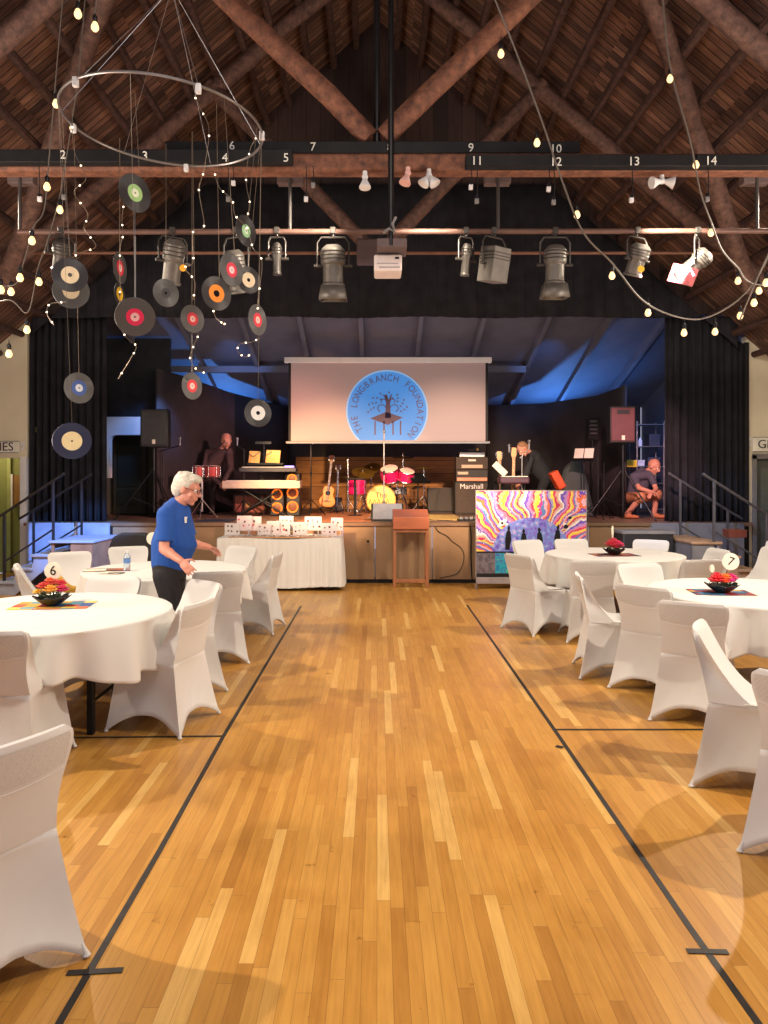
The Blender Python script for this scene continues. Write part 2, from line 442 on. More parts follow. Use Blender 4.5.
M_wood2 = mat('pale_wood', rgb(176, 128, 84), .55, var=.2, scale=9, stretch=(.2, 1, 1))
M_cloth = mat('white_tablecloth', rgb(212, 210, 204), .85, var=.02, scale=3, sheen=.2)
M_spandex = mat('white_spandex', rgb(204, 202, 198), .75, var=.02, scale=3, sheen=.3)
M_quilt = quilt_mat()
M_tape = mat('black_tape', (.018, .016, .015), .5, var=.4, scale=20)
# ============================================================ ROOM SHELL
b = MB(); b.b2((-6.3, -2.5, -.06), (6.3, 16.6, 0)); struct(b.build('floor', M_floor, smooth=False))
AP = 8.72; SL = .86              # ridge height, slope of the roof boards
def roofz(x): return AP-SL*abs(x)
L = math.hypot(1, SL)
for sg, nm in ((-1, 'left'), (1, 'right')):
    b = MB(); b.b2((0, -2.5, 0), (6.5*L, 11.6, .04))
    o = b.build('ceiling', M_roof, smooth=False); struct(o)
    ang = math.atan(SL)
    if sg > 0: o.matrix_world = Matrix.Translation((0, 0, AP)) @ Matrix.Rotation(ang, 4, 'Y')
    else: o.matrix_world = Matrix.Translation((0, 0, AP)) @ Matrix.Rotation(PI-ang, 4, 'Y') @ Matrix.Translation((0, 0, -.04))
WL, WR = -6.15, 6.15
b = MB(); b.b2((WL-.1, -2.5, 0), (WL, 11.6, roofz(WL)+.05)); struct(b.build('wall_left', M_cream, smooth=False))
b = MB(); b.b2((WR, -2.5, 0), (WR+.1, 11.6, roofz(WR)+.05)); struct(b.build('wall_right', M_cream, smooth=False))
# gable wall over the stage opening
YG = 11.5
b = MB(); b.prism([(-(AP-4.15)/SL, 4.15), ((AP-4.15)/SL, 4.15), (0, AP)], (0, YG, 0), (1, 0, 0), (0, 0, 1), (0, .12, 0))
struct(b.build('wall_gable', M_gable, smooth=False))
# flanking walls beside the stage, each with a lower passage
xl = X(27, YG); xr = X(745, YG)
b = MB()
b.prism([(WL, Z(458, YG)), (xl, Z(458, YG)), (xl, roofz(xl)), (WL, roofz(WL))], (0, YG, 0), (1, 0, 0), (0, 0, 1), (0, .12, 0))
struct(b.build('wall_stage_left', M_cream, smooth=False))
b = MB(); b.b2((xl-.10, YG-.03, 0), (xl, YG+.4, Z(458, YG)+.02)); struct(b.build('trim_1', M_white, bevel=.006))
b = MB(); b.b2((WL-2, YG+1.0, 0), (xl+.2, YG+1.1, 2.4)); b.b2((WL-2, YG+.1, 2.32), (xl+.2, YG+1.1, 2.4)); b.b2((WL-2.1, YG, 0), (WL-2, YG+1.1, 2.4)); b.b2((WL-2.1, YG-.05, 0), (WL, YG+.02, 2.4)); b.b2((xl+.1, YG+.1, 0), (xl+.2, YG+1.1, 2.4)); struct(b.build('wall_passage', M_olive, smooth=False))
b = MB(); xd = X(9, YG+.95); b.b2((xd-.03, YG+.94, 0), (xd+.03, YG+1.0, 2.2)); struct(b.build('trim_2', mat('olive_trim', rgb(150, 150, 80), .6), bevel=.005))
xw = X(752, YG)
b = MB()
b.prism([(xr, 0), (xw, 0), (xw, Z(455, YG)), (WR, Z(455, YG)), (WR, roofz(WR)), (xr, roofz(xr))], (0, YG, 0), (1, 0, 0), (0, 0, 1), (0, .12, 0))
struct(b.build('wall_stage_right', M_cream, smooth=False))
b = MB(); b.b2((xw+.06, YG+.05, 0), (WR, YG+.1, Z(459, YG)))
dr = struct(b.build('door_1', M_green, bevel=.006))
b = MB()
for zz in ((.25, .95), (1.1, 1.75)):
    x0 = xw+.16; x1 = WR-.04; b.b2((x0, YG+.04, zz[0]), (x1, YG+.055, zz[1]))
b.build('door_panel', mat('door_panel_green', rgb(88, 92, 80), .6), dr, bevel=.006)
b = MB(); b.b2((xw, YG-.02, 0), (xw+.07, YG+.1, Z(455, YG))); b.b2((xw, YG-.02, Z(459, YG)), (WR, YG+.1, Z(455, YG)+.02)); struct(b.build('trim_3', M_grey, bevel=.004))
b = MB(); b.b2((xr-.03, YG-.06, .0), (xr+.035, YG+.02, roofz(xr)-.1)); struct(b.build('trim_4', M_black, bevel=.004))
# brown notice board in the left passage
t = thing('notice_board', 'brown framed panel hanging in the olive passage left of the stage', 'notice board', (X(16, YG+.9), YG+.93, 1.3))
b = MB(); b.b2((X(13, YG+.9), YG+.9, Z(506, YG+.9)), (X(24, YG+.9), YG+.94, Z(475, YG+.9))); b.build('panel', mat('tan_board', rgb(140, 96, 34), .7), t, True)
b = MB(); b.b2((X(11, YG+.9), YG+.88, Z(507, YG+.9)), (X(13.2, YG+.9), YG+.95, Z(474, YG+.9))); b.build('edge_strip', M_cream, t, True, bevel=.004)
# rest-room signs
def sign(word, px0, px1, py0, py1, label, full0, full1):
    d = YG-.03
    t = thing('restroom_sign', label, 'sign', P((full0+full1)/2, py1, d))
    b = MB(); b.b2(P(full0, py1, d), P(full1, py0, d)+V((0, .025, 0))); b.build('board', mat('sign_white', rgb(226, 224, 210), .5), t, True, bevel=.004)
    b = MB(); text_mesh(b, word, .19, TM(P((full0+full1)/2, (py0+py1)/2, d-.004)), .003); b.build('lettering', mat('sign_black', rgb(30, 30, 34), .5), t, True, smooth=False)
    b = MB()
    for q in ((full0, py0, full1, py0+.7), (full0, py1-.7, full1, py1)): b.b2(P(q[0], q[3], d-.003), P(q[2], q[1], d+.01))
    b.build('border', M_grey, t, True)
sign('LADIES', 0, 20, 441, 453, 'white LADIES sign over the passage left of the stage', -30, 19)
sign('GENTS', 754, 768, 437, 452, 'white GENTS sign over the door right of the stage', 753, 800)
for px, py, nm in ((22.5, 446.5, 'small white switch plate beside the LADIES sign'), (750.5, 442, 'small white switch plate beside the GENTS sign')):
    t = thing('switch_plate', nm, 'switch', P(px, py+4, YG-.01))
    b = MB(); b.b2(P(px-2, py+4, YG-.015), P(px+2, py-4, YG)); b.build('plate', M_white, t, True, bevel=.003)
    b = MB(); b.b2(P(px-.6, py+1.5, YG-.03), P(px+.6, py-1.5, YG-.01)); b.build('toggle', M_cream, t, True)

# ============================================================ STAGE SHELL
YS = 11.3; YB = 16.0
b = MB(); b.b2((-5.4, YS, ZS-.05), (5.75, 16.4, ZS)); struct(b.build('floor_stage', M_deck, smooth=False))
# front skirting : brown boards in the middle, pale at both ends
xs = [X(113, YS), X(228, YS), X(343, YS), X(375, YS), X(432, YS), X(476, YS), X(588, YS), X(650, YS)]
for i in range(len(xs)-1):
    b = MB(); b.b2((xs[i]+.006, YS-.03, .06), (xs[i+1]-.006, YS+.0, ZS-.05)); struct(b.build('wall_stage_front', M_stagef, bevel=.004))
b = MB(); b.b2((xs[0], YS, 0), (xs[-1], YS+.02, .08)); struct(b.build('baseboard_stage', M_black, smooth=False))
b = MB(); b.b2((xs[0]-.02, YS-.055, ZS-.05), (xs[-1], YS+.02, ZS+.004)); struct(b.build('trim_5', mat('deck_edge', rgb(120, 92, 66), .5), bevel=.006))
for a, c in ((-5.35, -4.62), (-4.6, xs[0]-.03)):
    b = MB(); b.b2((a, YS-.02, 0), (c, YS+.01, ZS-.0)); struct(b.build('wall_stage_end_left', M_pale, bevel=.004))
b = MB(); b.b2((xs[0]-.03, YS-.04, 0), (xs[0], YS+.02, ZS-.05)); struct(b.build('trim_6', M_black))
for a, c in ((xs[-1]+.01, 4.6), (4.62, 5.6)):
    b = MB(); b.b2((a, YS-.02, 0), (c, YS+.01, ZS-.0)); struct(b.build('wall_stage_end_right', mat('grey_skirting', rgb(118, 118, 124), .7, var=.1, scale=4), bevel=.004))
b = MB(); b.ball((X(368, YS), YS-.05, Z(541, YS)), .018); b.cyl((X(368, YS), YS-.03, Z(541, YS)), (X(368, YS), YS-.05, Z(541, YS)), .007); tag(b.build('door_knob', M_black), 'small dark knob on the brown stage front left of the lectern', 'knob')
# stage back, soffit, wings
def soff(d): return 4.55-(d-11.6)*.318
b = MB()
b.prism([(11.62, soff(11.62)), (16.1, soff(16.1)), (16.1, soff(16.1)+.06), (11.62, soff(11.62)+.06)], (-5.4, 0, 0), (0, 1, 0), (0, 0, 1), (11.15, 0, 0))
struct(b.build('ceiling_stage', M_sceil, smooth=False))
for i, x in enumerate((-4.3, -3.3, -2.25, -1.28, -.27, .73, 1.77, 2.84, 3.85, 4.8)):
    b = MB(); b.prism([(11.63, soff(11.63)-.14), (16.0, soff(16.0)-.14), (16.0, soff(16)+.0), (11.63, soff(11.63))], (x-.04, 0, 0), (0, 1, 0), (0, 0, 1), (.08, 0, 0))
    o = b.build('trim_7', M_sceil, bevel=.004); struct(o)
b = MB(); b.b2((-5.3, 13.9, soff(13.9)-.24), (-1.6, 14.0, soff(13.9)-.12)); struct(b.build('trim_8', M_sceil))
b = MB(); b.b2((1.7, 13.9, soff(13.9)-.24), (2.8, 14.0, soff(13.9)-.12)); struct(b.build('trim_9', M_sceil))
b = MB(); b.b2((-5.4, 16.0, ZS), (5.7, 16.1, 3.3)); struct(b.build('wall_back', M_flat, smooth=False))
b = MB(); b.b2((X(296, 15.9), 15.86, ZS), (X(462, 15.9), 15.95, Z(457, 15.9))); struct(b.build('wall_back_boards', M_backw, smooth=False))
b = MB(); b.b2((-5.5, 11.6, ZS), (-5.4, 16.1, 4.6)); struct(b.build('wall_wing_left', M_flat, smooth=False))
b = MB(); b.b2((5.75, 11.6, ZS), (5.85, 16.1, 4.6)); struct(b.build('wall_wing_right', M_sceil, smooth=False))
# masking walls that curve back either side
def mask(pts, tops, name):
    b = MB(); n = len(pts)-1
    def fn(side):
        def f(u, v):
            k = min(int(u*n), n-1); q = u*n-k
            p = V((*pts[k], 0)).lerp(V((*pts[k+1], 0)), q); top = tops[k]+(tops[k+1]-tops[k])*q
            return V((p.x, p.y+side, ZS+(top-ZS)*v))
        return f
    b.grid(fn(0), n*4, 2); struct(b.build(name, M_flat, solid=.05))
mask([(-3.75, 12.6), (-3.5, 13.5), (-2.95, 14.8), (-1.9, 15.75)], [3.46, 3.44, 3.30, 3.09], 'wall_mask_left')
mask([(4.3, 12.8), (4.1, 13.7), (3.4, 15.0), (2.35, 15.75)], [3.20, 3.12, 3.10, 3.13], 'wall_mask_right')
# left wing : door case, lintel, dark inner wall
dw = 13.0
M_wing = mat('wing_dark', rgb(46, 44, 40), .8, var=.1); M_wingg = mat('wing_olive', rgb(74, 70, 48), .8, var=.15, scale=2)
b = MB(); b.b2((X(95, dw), dw, Z(417, dw)), (X(170, dw), dw+.08, 4.05)); struct(b.build('wall_wing_upper', M_velvet, smooth=False))
b = MB(); b.b2((X(105, dw), dw-.04, Z(435, dw)), (X(158, dw), dw+.06, Z(417, dw))); b.b2((X(105, dw), dw-.04, Z(478, dw)), (X(111, dw), dw+.06, Z(435, dw)))
for k in range(6):
    a0 = PI/2*k/6; a1 = PI/2*(k+1)/6; r = 6
    cx, cy = 117, 441
    b.prism([(X(cx-r*math.cos(a0), dw), Z(cy-r*math.sin(a0), dw)), (X(cx-r*math.cos(a1), dw), Z(cy-r*math.sin(a1), dw)), (X(111, dw), Z(435, dw))], (0, dw-.04, 0), (1, 0, 0), (0, 0, 1), (0, .1, 0))
struct(b.build('trim_10', M_white, smooth=False))
b = MB(); b.b2((X(95, dw+.6), dw+.6, ZS), (X(172, dw+.6), dw+.68, 3.4)); struct(b.build('wall_wing_inner', M_wingg, smooth=False))
b = MB(); b.b2((X(113, dw+.5), dw+.52, ZS+.02), (X(146, dw+.5), dw+.58, Z(438, dw+.5)))
dr = struct(b.build('door_2', mat('wing_door', rgb(58, 54, 36), .7, var=.2, scale=3), bevel=.006))
b = MB(); b.b2((X(117, dw+.5), dw+.50, Z(487, dw+.5)), (X(141, dw+.5), dw+.53, Z(444, dw+.5))); b.b2((X(117, dw+.5), dw+.50, Z(505, dw+.5)), (X(141, dw+.5), dw+.53, Z(490, dw+.5))); b.build('door_panel', mat('wing_door_panel', rgb(44, 44, 32), .6, var=.3, scale=2), dr, bevel=.01)
# drapes ---------------------------------------------------------------
def drape(name, label, x0, x1, d, z0, z1, cat='curtain', folds=9, amp=.05, m=M_velvet, top=None, seed=0, hem=0):
    rnd = random.Random(seed); ph = [rnd.uniform(0, 6) for _ in range(4)]
    def fn(u, v):
        x = x0+(x1-x0)*u; zt = top(x) if top else z1
        z = z0+hem*math.sin(u*31+ph[1])*(1-v)+(zt-z0)*v
        a = amp*(1-.4*v)
        return V((x, d+a*math.sin(u*folds*2*PI+ph[0]+.6*math.sin(u*7+ph[2]))+a*.4*math.sin(u*folds*5.3*PI+ph[3]), z))
    b = MB(); b.grid(fn, folds*12, 6)
    return tag(b.build(name, m, solid=.012), label, cat)
drape('stage_curtain', 'full height black pleated curtain at the left end of the stage', X(27, 11.58), X(106, 11.58), 11.58, ZS+.01, 4.13, folds=11, top=lambda x: min(4.12, roofz(x)-.1), seed=1)
drape('stage_curtain', 'full height black pleated curtain at the right end of the stage', X(665, 11.58), X(744, 11.58), 11.58, ZS+.01, 4.13, folds=11, top=lambda x: min(4.12, roofz(x)-.1), seed=2)
drape('valance', 'wide black valance curtain across the top of the stage opening', -5.3, 5.55, 11.36, 4.07, 6.1, 'curtain', folds=44, amp=.016, top=lambda x: min(6.1, roofz(x)-.35), seed=3, hem=.012)
# ============================================================ ROOF TIMBERS
PZ = 8.55
for sg, word in ((-1, 'left'), (1, 'right')):
    for k in range(17):
        x = .32+.345*k; z = PZ-SL*x
        b = MB(); r = .048+.006*random.random()
        pts = [V((sg*x+random.uniform(-.012, .012), y, z+random.uniform(-.012, .012))) for y in [-2.4+1.0*i for i in range(14)]+[11.45]]
        b.tube(pts, [r*random.uniform(.92, 1.08) for _ in pts], 8)
        tag(b.build('roof_purlin', M_logd), f'long thin round purlin under the {word} roof boards', 'roof timber', f'purlins under the {word} slope')
def log(b, p0, p1, r, n=14, wob=.012):
    p0 = V(p0); p1 = V(p1); N = max(4, int((p1-p0).length/.5))
    pts = [p0.lerp(p1, i/N)+V((random.uniform(-wob, wob), random.uniform(-wob, wob), random.uniform(-wob, wob))) for i in range(N+1)]
    b.tube(pts, [r*random.uniform(.94, 1.06) for _ in pts], n)
def truss(d, tz, s0, s1, xm, label, name='roof_truss', wood=True):
    t = thing(name, label, 'roof truss', (0, d, tz))
    RZ = 8.4
    for sg in (-1, 1):
        b = MB(); log(b, (0, d, RZ), (sg*5.3, d, RZ-SL*5.3), .098); b.build('rafter', M_log, t, True)
        b = MB(); log(b, (sg*.06, d, tz+.16+s0), (sg*xm, d, tz+.16+s0+s1*xm), .092); b.build('strut', M_logw if d < 8 else M_log, t, True)
    if wood:
        b = MB(); b.b2((-5.2, d-.09, tz-.10), (5.2, d+.09, tz+.06)); b.build('tie_beam', M_logw, t, True, bevel=.03)
    return t
t = truss(6.6, 4.43, .06, .95, 2.0, 'nearest log roof truss with numbered black raceways on its tie beam')
b = MB(); b.cyl((0, 6.6, 4.5), (0, 6.6, 8.3), .03); b.build('king_rod', M_blackm, t, True)
t = truss(9.5, 4.36, 0, 1.0, 2.15, 'second log roof truss directly in front of the stage gable', wood=False)
b = MB(); b.cyl((-4.7, 9.5, 4.5), (4.6, 9.5, 4.5), .022); b.build('tie_rod', mat('rusty_pipe', rgb(120, 84, 66), .5, .3, var=.2), t, True)
b = MB(); b.b2((-.26, 9.4, 4.36), (.22, 9.6, 4.66)); b.build('strut_block', mat('purple_brown', rgb(78, 62, 62), .6), t, True, bevel=.02)
for sg in (-1, 1):
    word = 'left' if sg < 0 else 'right'
    b = MB(); log(b, (sg*2.5, 7.0, 6.40), (sg*4.7, 9.3, 3.98), .10)
    tag(b.build('roof_brace', M_log), f'steep leaning log brace on the {word} side behind the tie beam', 'roof timber')
# black raceways with white numbers
def raceway(px0, px1, py0, py1, d, nums, label):
    t = thing('lighting_raceway', label, 'raceway', P((px0+px1)/2, py1, d))
    b = MB(); b.b2(P(px0, py1, d), P(px1, py0, d)+V((0, .1, 0))); b.build('channel', M_black, t, True, bevel=.006)
    for s, px, py in nums:
        for ci, ch in enumerate(s): b = MB(); text_mesh(b, ch, .105, TM(P(px, py, d-.006)+V(((ci-(len(s)-1)/2)*.052, 0, 0))), .002); b.build('number', mat('number_white', rgb(222, 222, 212), .6), t, True, smooth=False)
raceway(-60, 292, 149, 162, 6.40, [('2', 63, 155), ('3', 145, 156), ('4', 225, 158), ('5', 286, 158)], 'black numbered raceway on the left half of the tie beam')
raceway(165, 580, 141, 153, 6.52, [('6', 232, 146), ('7', 313, 147), ('8', 390, 147.5), ('9', 471, 148), ('10', 556, 149)], 'higher black raceway in the middle with white numbers 6 to 10')
raceway(466, 830, 154, 166, 6.40, [('11', 477, 161), ('12', 556, 162), ('13', 634, 161.5), ('14', 711, 161)], 'black raceway on the right half with white numbers 11 to 14')
# lighting pipe with its hangers
M_lampg = mat('hanger_grey', rgb(70, 66, 64), .6, .2)
PD = 7.0
t = thing('lighting_pipe', 'long horizontal pipe carrying the stage lamps below the tie beam', 'pipe', (0, PD, Z(231, PD)))
b = MB(); b.cyl(P(18, 232, PD), P(775, 231, PD), .026, n=12); b.build('pipe', mat('red_brown_pipe', rgb(96, 70, 60), .6, .1, var=.2), t, True)
for px in (20, 290, 498, 757):
    b = MB(); b.cyl(P(px, 231, PD), P(px, 178, PD), .016); b.build('hanger_rod', M_lampg, t, True)
    b = MB(); b.b2(P(px-13, 183, PD), P(px+13, 173, PD)+V((0, .1, 0))); b.build('mounting_plate', mat('plate_mauve', rgb(92, 76, 74), .6), t, True, bevel=.006)
# floor tape ----------------------------------------------------------
def tape(pts, w, label, group=None):
    b = MB()
    for a, c in zip(pts[:-1], pts[1:]):
        a = V(a); c = V(c); u = (c-a).normalized(); n = V((-u.y, u.x, 0))*w/2
        ex = u*.0
        b.add([a-n-ex, a+n-ex, c+n+ex, c-n+ex, a-n+V((0, 0, .0015)), a+n+V((0, 0, .0015)), c+n+V((0, 0, .0015)), c-n+V((0, 0, .0015))],
              [(0, 1, 2, 3), (4, 7, 6, 5), (0, 3, 7, 4), (1, 5, 6, 2), (0, 4, 5, 1), (3, 2, 6, 7)])
    tag(b.build('floor_tape', M_tape, smooth=False), label, 'tape', group)
z = .0006
tape([G(20, 1100, z), G(60, 1022, z), G(160, 850, z), G(223, 737, z), G(301, 606, z)], .025, 'long black tape line on the floor left of the aisle')
tape([G(812, 1100, z), G(757, 1022, z), G(690, 928, z), G(556, 732, z), G(467, 605, z)], .025, 'long black tape line on the floor right of the aisle')
z = .0024
tape([G(-300, 742, z), G(222, 736, z)], .022, 'thin black cross line on the floor by the front left table')
tape([G(556, 729.5, z), G(1100, 729.5, z)], .022, 'thin black cross line on the floor by the right chairs')
tape([G(67, 973, z), G(123, 970, z)], .026, 'short black tape tick across the left floor line')
tape([G(687, 951, z), G(728, 952, z)], .026, 'short black tape tick across the right floor line')
tape([G(556, 746, z), G(563, 747.5, z)], .035, 'tiny black tape tick beside the right floor line')
# ============================================================ CHAIRS
def make_chair():
    t = thing('covered_chair', 'x', 'chair', (0, 0, 0))
    SH = .445
    fl = [V((-.262, .262, 0)), V((.262, .262, 0)), V((.262, -.272, 0)), V((-.262, -.272, 0))]      # feet: front-left, front-right, rear-right, rear-left
    tp = [V((-.200, .205, SH-.01)), V((.200, .205, SH-.01)), V((.195, -.185, SH)), V((-.195, -.185, SH))]
    hem = [.10, .11, .105, .11]; pin = [.045, .065, .045, .065]
    b = MB(); N = 16
    def fn(u, v):
        q = u*4; k = int(q) % 4; s = (q-int(q))*2-1
        a = fl[k].lerp(fl[(k+1) % 4], (s+1)/2); c = tp[k].lerp(tp[(k+1) % 4], (s+1)/2)
        h0 = hem[k]*(1-abs(s)**2.4)
        z = h0+(SH-h0)*v; w = z/SH
        g = w**.8
        p = a.lerp(c, g); p.z = z+c.z-SH if v > .99 else z
        mid = (fl[k]+fl[(k+1) % 4])/2; inw = -V((mid.x, mid.y, 0)).normalized()
        p += inw*pin[k]*(1-s*s)*math.sin(PI*min(1, (1-w)*1.1+.0))**.7*.9 if w < 1 else V((0, 0, 0))
        # diagonal tension folds
        p += inw*.004*math.sin(14*(s+w))*(1-w)*(1-abs(s))
        return p
    b.grid(fn, 4*N, 12, cu=True)
    b.build('skirt', M_spandex, t, solid=.003, ang=75)
    b = MB()
    def sf(u, v):
        x = (u*2-1); y = -.02+.23*v
        w = .200+.002*v
        z = SH+.004-.010*(1-x*x)*math.sin(PI*min(1, v))-.018*max(0, v-.85)/.15
        return V((x*w, y, z))
    b.grid(sf, 12, 10); b.build('seat', M_spandex, t, solid=.006, ang=60)
    # backrest: cover stretched from the rounded top edge forward to the seat, like a wedge
    def ring(u, v):
        q = u*4; k = int(q) % 4; s = (q-int(q))*2-1
        z = SH-.008+(.80-SH+.008)*v
        w = .198+.020*v-.016*math.sin(PI*min(1, v*1.35))
        if v > .86: e = (v-.86)/.14; w -= .035*(1-math.sqrt(max(0, 1-e*e)))
        rear = -.186-.075*v; front = .05+(-.236-.05)*v**.62
        if v > .93: m_ = (rear+front)/2; e = (v-.93)/.07; sh = 1-.55*e*e; rear = m_+(rear-m_)*sh; front = m_+(front-m_)*sh
        cs = [V((-w, front, z)), V((w, front, z)), V((w, rear, z)), V((-w, rear, z))]
        a = cs[k]; c = cs[(k+1) % 4]; p = a.lerp(c, (s+1)/2)
        bow = (1-s*s)
        if k == 0: p.y -= .030*bow*math.sin(PI*min(1, v*1.1)) + .012*bow*v
        if k == 2: p.y -= .024*bow*v**.6-.008*bow*math.sin(PI*min(1, v*1.6)) 
        if k in (1, 3): p.x += (-1 if k == 1 else 1)*.022*bow*math.sin(PI*min(1, (1-v)*1.2))
        return p
    b = MB(); b.grid(ring, 64, 20, cu=True)
    n = 64; k0 = 20*n
    b.f.append(tuple(k0+j for j in range(16, 33))); b.m.append(0)
    b.f.append(tuple(k0+j for j in range(48, 64))+(k0,)); b.m.append(0)
    for i in range(1, 17):
        a = k0+i; c = k0+(48-i)
        b.f.append((a-1 if i > 1 else k0, a, c, c+1)); b.m.append(0)
    o = b.build('backrest', M_spandex, t, ang=45)
    b = MB()
    def pf(u, v):
        x = (u*2-1)*.93; vv = .60+.34*v+.05*x*x*(1-v)
        return ring((2.5-x*.5)/4, vv)+V((0, -.002, 0))
    b.grid(pf, 16, 8); b.build('slotted_panel', M_quilt, o, ang=60)
    b = MB()
    b.tube(spline([ring((2.5-x*.5)/4, .555+.05*x*x)+V((0, .0005, 0)) for x in (-.97, -.5, 0, .5, .97)]), .0028, 6)
    b.build('seam', M_spandex, o)
    for p in fl:
        b = MB(); q = p*.985; b.ball((q.x*.985, q.y*.985, .010), (.015, .015, .010), 10); b.cyl((q.x*.985, q.y*.985, .012), (q.x*.945, q.y*.945, .05), .012, .005, 10)
        b.build('foot_pocket', M_spandex, t)
    return t
chair0 = make_chair(); used = []
def chair(x, y, fx, fy, label, group=None, s=1):
    rz = math.atan2(-fx, fy)
    if not used:
        used.append(1); c = chair0; c.location = (x, y, 0); c.rotation_euler = (0, 0, rz); c['label'] = label; OFF[c.name] = V((x, y, 0))
    else: c = dup(chair0, (x, y, 0), rz, label)
    c['group'] = 'white covered folding chairs'
    if group: c['group'] = group
    if s != 1: c.scale = (s, s, s)
    return c
chair(-1.36, 2.45, -.85, .52, 'white spandex-covered folding chair nearest the camera at the left edge, cut by the frame', s=1.02)
chair(-2.09, 4.22, 0, 1, 'white covered chair seen from behind at the left edge, before the table with card 6')
chair(-1.42, 4.93, -.96, .26, 'white covered chair on the aisle side of the front left table, beside its black leg')
chair(-1.52, 5.63, -.69, -.72, 'white covered chair just below the man in blue, front of its backrest to the camera')
chair(-2.15, 5.80, 0, -1, 'low white chair back showing behind the flowers of card 6')
chair(-3.10, 6.95, .9, .42, 'white covered chair seen edge-on at far left beside the blue steps')
chair(-3.22, 7.80, .45, -.89, 'white covered chair with yellow cloth hanging, right behind card 6')
chair(-2.80, 8.40, .4, -.9, 'white chair back in front of the black upholstered chair')
chair(-1.31, 7.9, -.99, .11, 'white covered chair in front of the white cloth of the display table')
chair(-1.70, 8.45, -.5, -.85, 'pale chair beyond the back left table, front of its backrest to the camera')
chair(-1.44, 6.66, -.25, .97, 'shaded chair back right of the man in blue, against the back left table')
chair(1.70, 7.88, .87, .48, 'white covered chair left-most of the right-hand group, before the painting')
chair(2.15, 7.50, .1, 1, 'white covered chair seen from behind, in front of the back right table')
chair(1.95, 6.19, .98, -.16, 'white covered chair seen edge-on, second up the aisle on the right side')
chair(2.17, 5.74, .70, .71, 'white covered chair, back to the aisle, left of the large one by card 7')
chair(2.19, 5.07, .5, .87, 'large white chair seen from behind before the table with card 7')
chair(2.02, 4.01, .88, -.47, 'white covered chair edge-on at right, tall white band down its backrest')
chair(1.96, 3.24, .7, .7, 'white covered chair cut by the right edge, nearest the camera on that side')
chair(2.50, 6.72, .15, -1, 'white chair back on the far side of the table with card 7')
chair(3.15, 7.55, -.25, .97, 'lilac-shaded chair back between the two right-hand tables')
chair(3.60, 8.30, -.95, -.1, 'narrow tilted chair back behind the number 7 card')
chair(2.55, 9.40, .1, -1, 'pale chair back left of the red flowers, right in front of the painting')
chair(3.40, 9.30, -.5, -.87, 'white chair back in front of the black case on the right')
chair(2.02, 9.25, .4, -.9, 'chair back peeking above the left-most right-hand chair, at the painting foot')
chair(4.35, 8.4, -.95, -.3, 'mauve chair at the right edge before the steps')
chair(4.95, 9.2, -.8, -.6, 'bluish chair back at the far right edge below the handrail')
# yellow cloth on the chair by the steps
b = MB()
def yf(u, v):
    a = u*PI*1.0; return V((-3.19+(-.2+.42*u), 7.63-.05*v+.03*math.sin(9*u), .64-.12*math.sin(u*PI*.5)-.30*v+.03*math.sin(u*7)))
b.grid(yf, 16, 8); tag(b.build('draped_cloth', mat('golden_cloth', rgb(196, 150, 50), .6, var=.3, scale=12), solid=.01), 'golden yellow cloth draped over a chair behind card 6', 'cloth')

# ============================================================ ROUND TABLES
def round_table(cx, cy, R, label, clabel, seed, lp=(-.34, -.30)):
    t = thing('round_folding_table', label, 'table', (cx, cy, 0))
    b = MB(); b.lathe([(0, .700), (R-.03, .700), (R-.012, .707), (R-.008, .72), (R-.012, .732), (0, .735)], n=48); b.build('tabletop', M_grey, t)
    for sx in (-1, 1):
        for sy in (-1, 1):
            b = MB(); x = sx*abs(lp[0]); y = sy*abs(lp[1]); b.box((x, y, .35), (.045, .045, .70)); b.build('leg', M_blackm, t, bevel=.008)
        b = MB(); b.cyl((sx*abs(lp[0]), -abs(lp[1]), .2), (sx*abs(lp[0]), abs(lp[1]), .2), .011); b.build('crossbar', M_blackm, t)
    rnd = random.Random(seed); ph = [rnd.uniform(0, 6.28) for _ in range(5)]
    b = MB()
    def wav(a): return .45*math.sin(8*a+ph[0]+.8*math.sin(2*a+ph[1]))+.42*math.sin(14*a+ph[2]+.7*math.sin(3*a))+.30*math.sin(23*a+ph[3]+math.sin(4*a))
    dr = .30
    def fn(u, v):
        a = u*2*PI
        if v < .4: r = R*v/.4; z = .742
        elif v < .46: e = (v-.4)/.06; r = R+.010*math.sin(e*PI/2); z = .742-.014*(1-math.cos(e*PI/2))
        else:
            e = (v-.46)/.54; w = wav(a)
            r = R+.006+.010*e+.078*e**.6*w; z = .728-e*(dr+.030*math.sin(4*a+ph[4])+.018*w)
        return V((r*math.cos(a), r*math.sin(a), z))
    b.grid(fn, 200, 30, cu=True)
    o = b.build('tablecloth', M_cloth, ang=80, solid=.003); o.location = (cx, cy, 0)
    tag(o, clabel, 'tablecloth', 'white round tablecloths')
T1 = (-2.18, 4.93); T2 = (-2.03, 7.12); T3 = (2.93, 5.75); T4 = (2.72, 8.5)
round_table(*T1, .78, 'round folding table with black legs under the front left cloth', 'white round tablecloth under the flowers with card 6', 1, (-.36, -.22))
round_table(*T2, .76, 'round folding table under the cloth beside the man in blue', 'white round tablecloth beside the man in blue, water bottle on it', 2, (-.20, -.24))
round_table(*T3, .78, 'round folding table under the front right cloth', 'white round tablecloth under the flowers with card 7', 3)
round_table(*T4, .76, 'round folding table under the back right cloth', 'white round tablecloth under the red flowers with an edge-on card', 4)
TZ = .7445
M_bowl = mat('black_bowl', (.012, .012, .012), .25, var=.1)
M_leaf = mat('leaf_green', rgb(70, 96, 40), .6, var=.3, scale=20)
M_stick = mat('card_white', rgb(232, 226, 205), .5, var=.03)
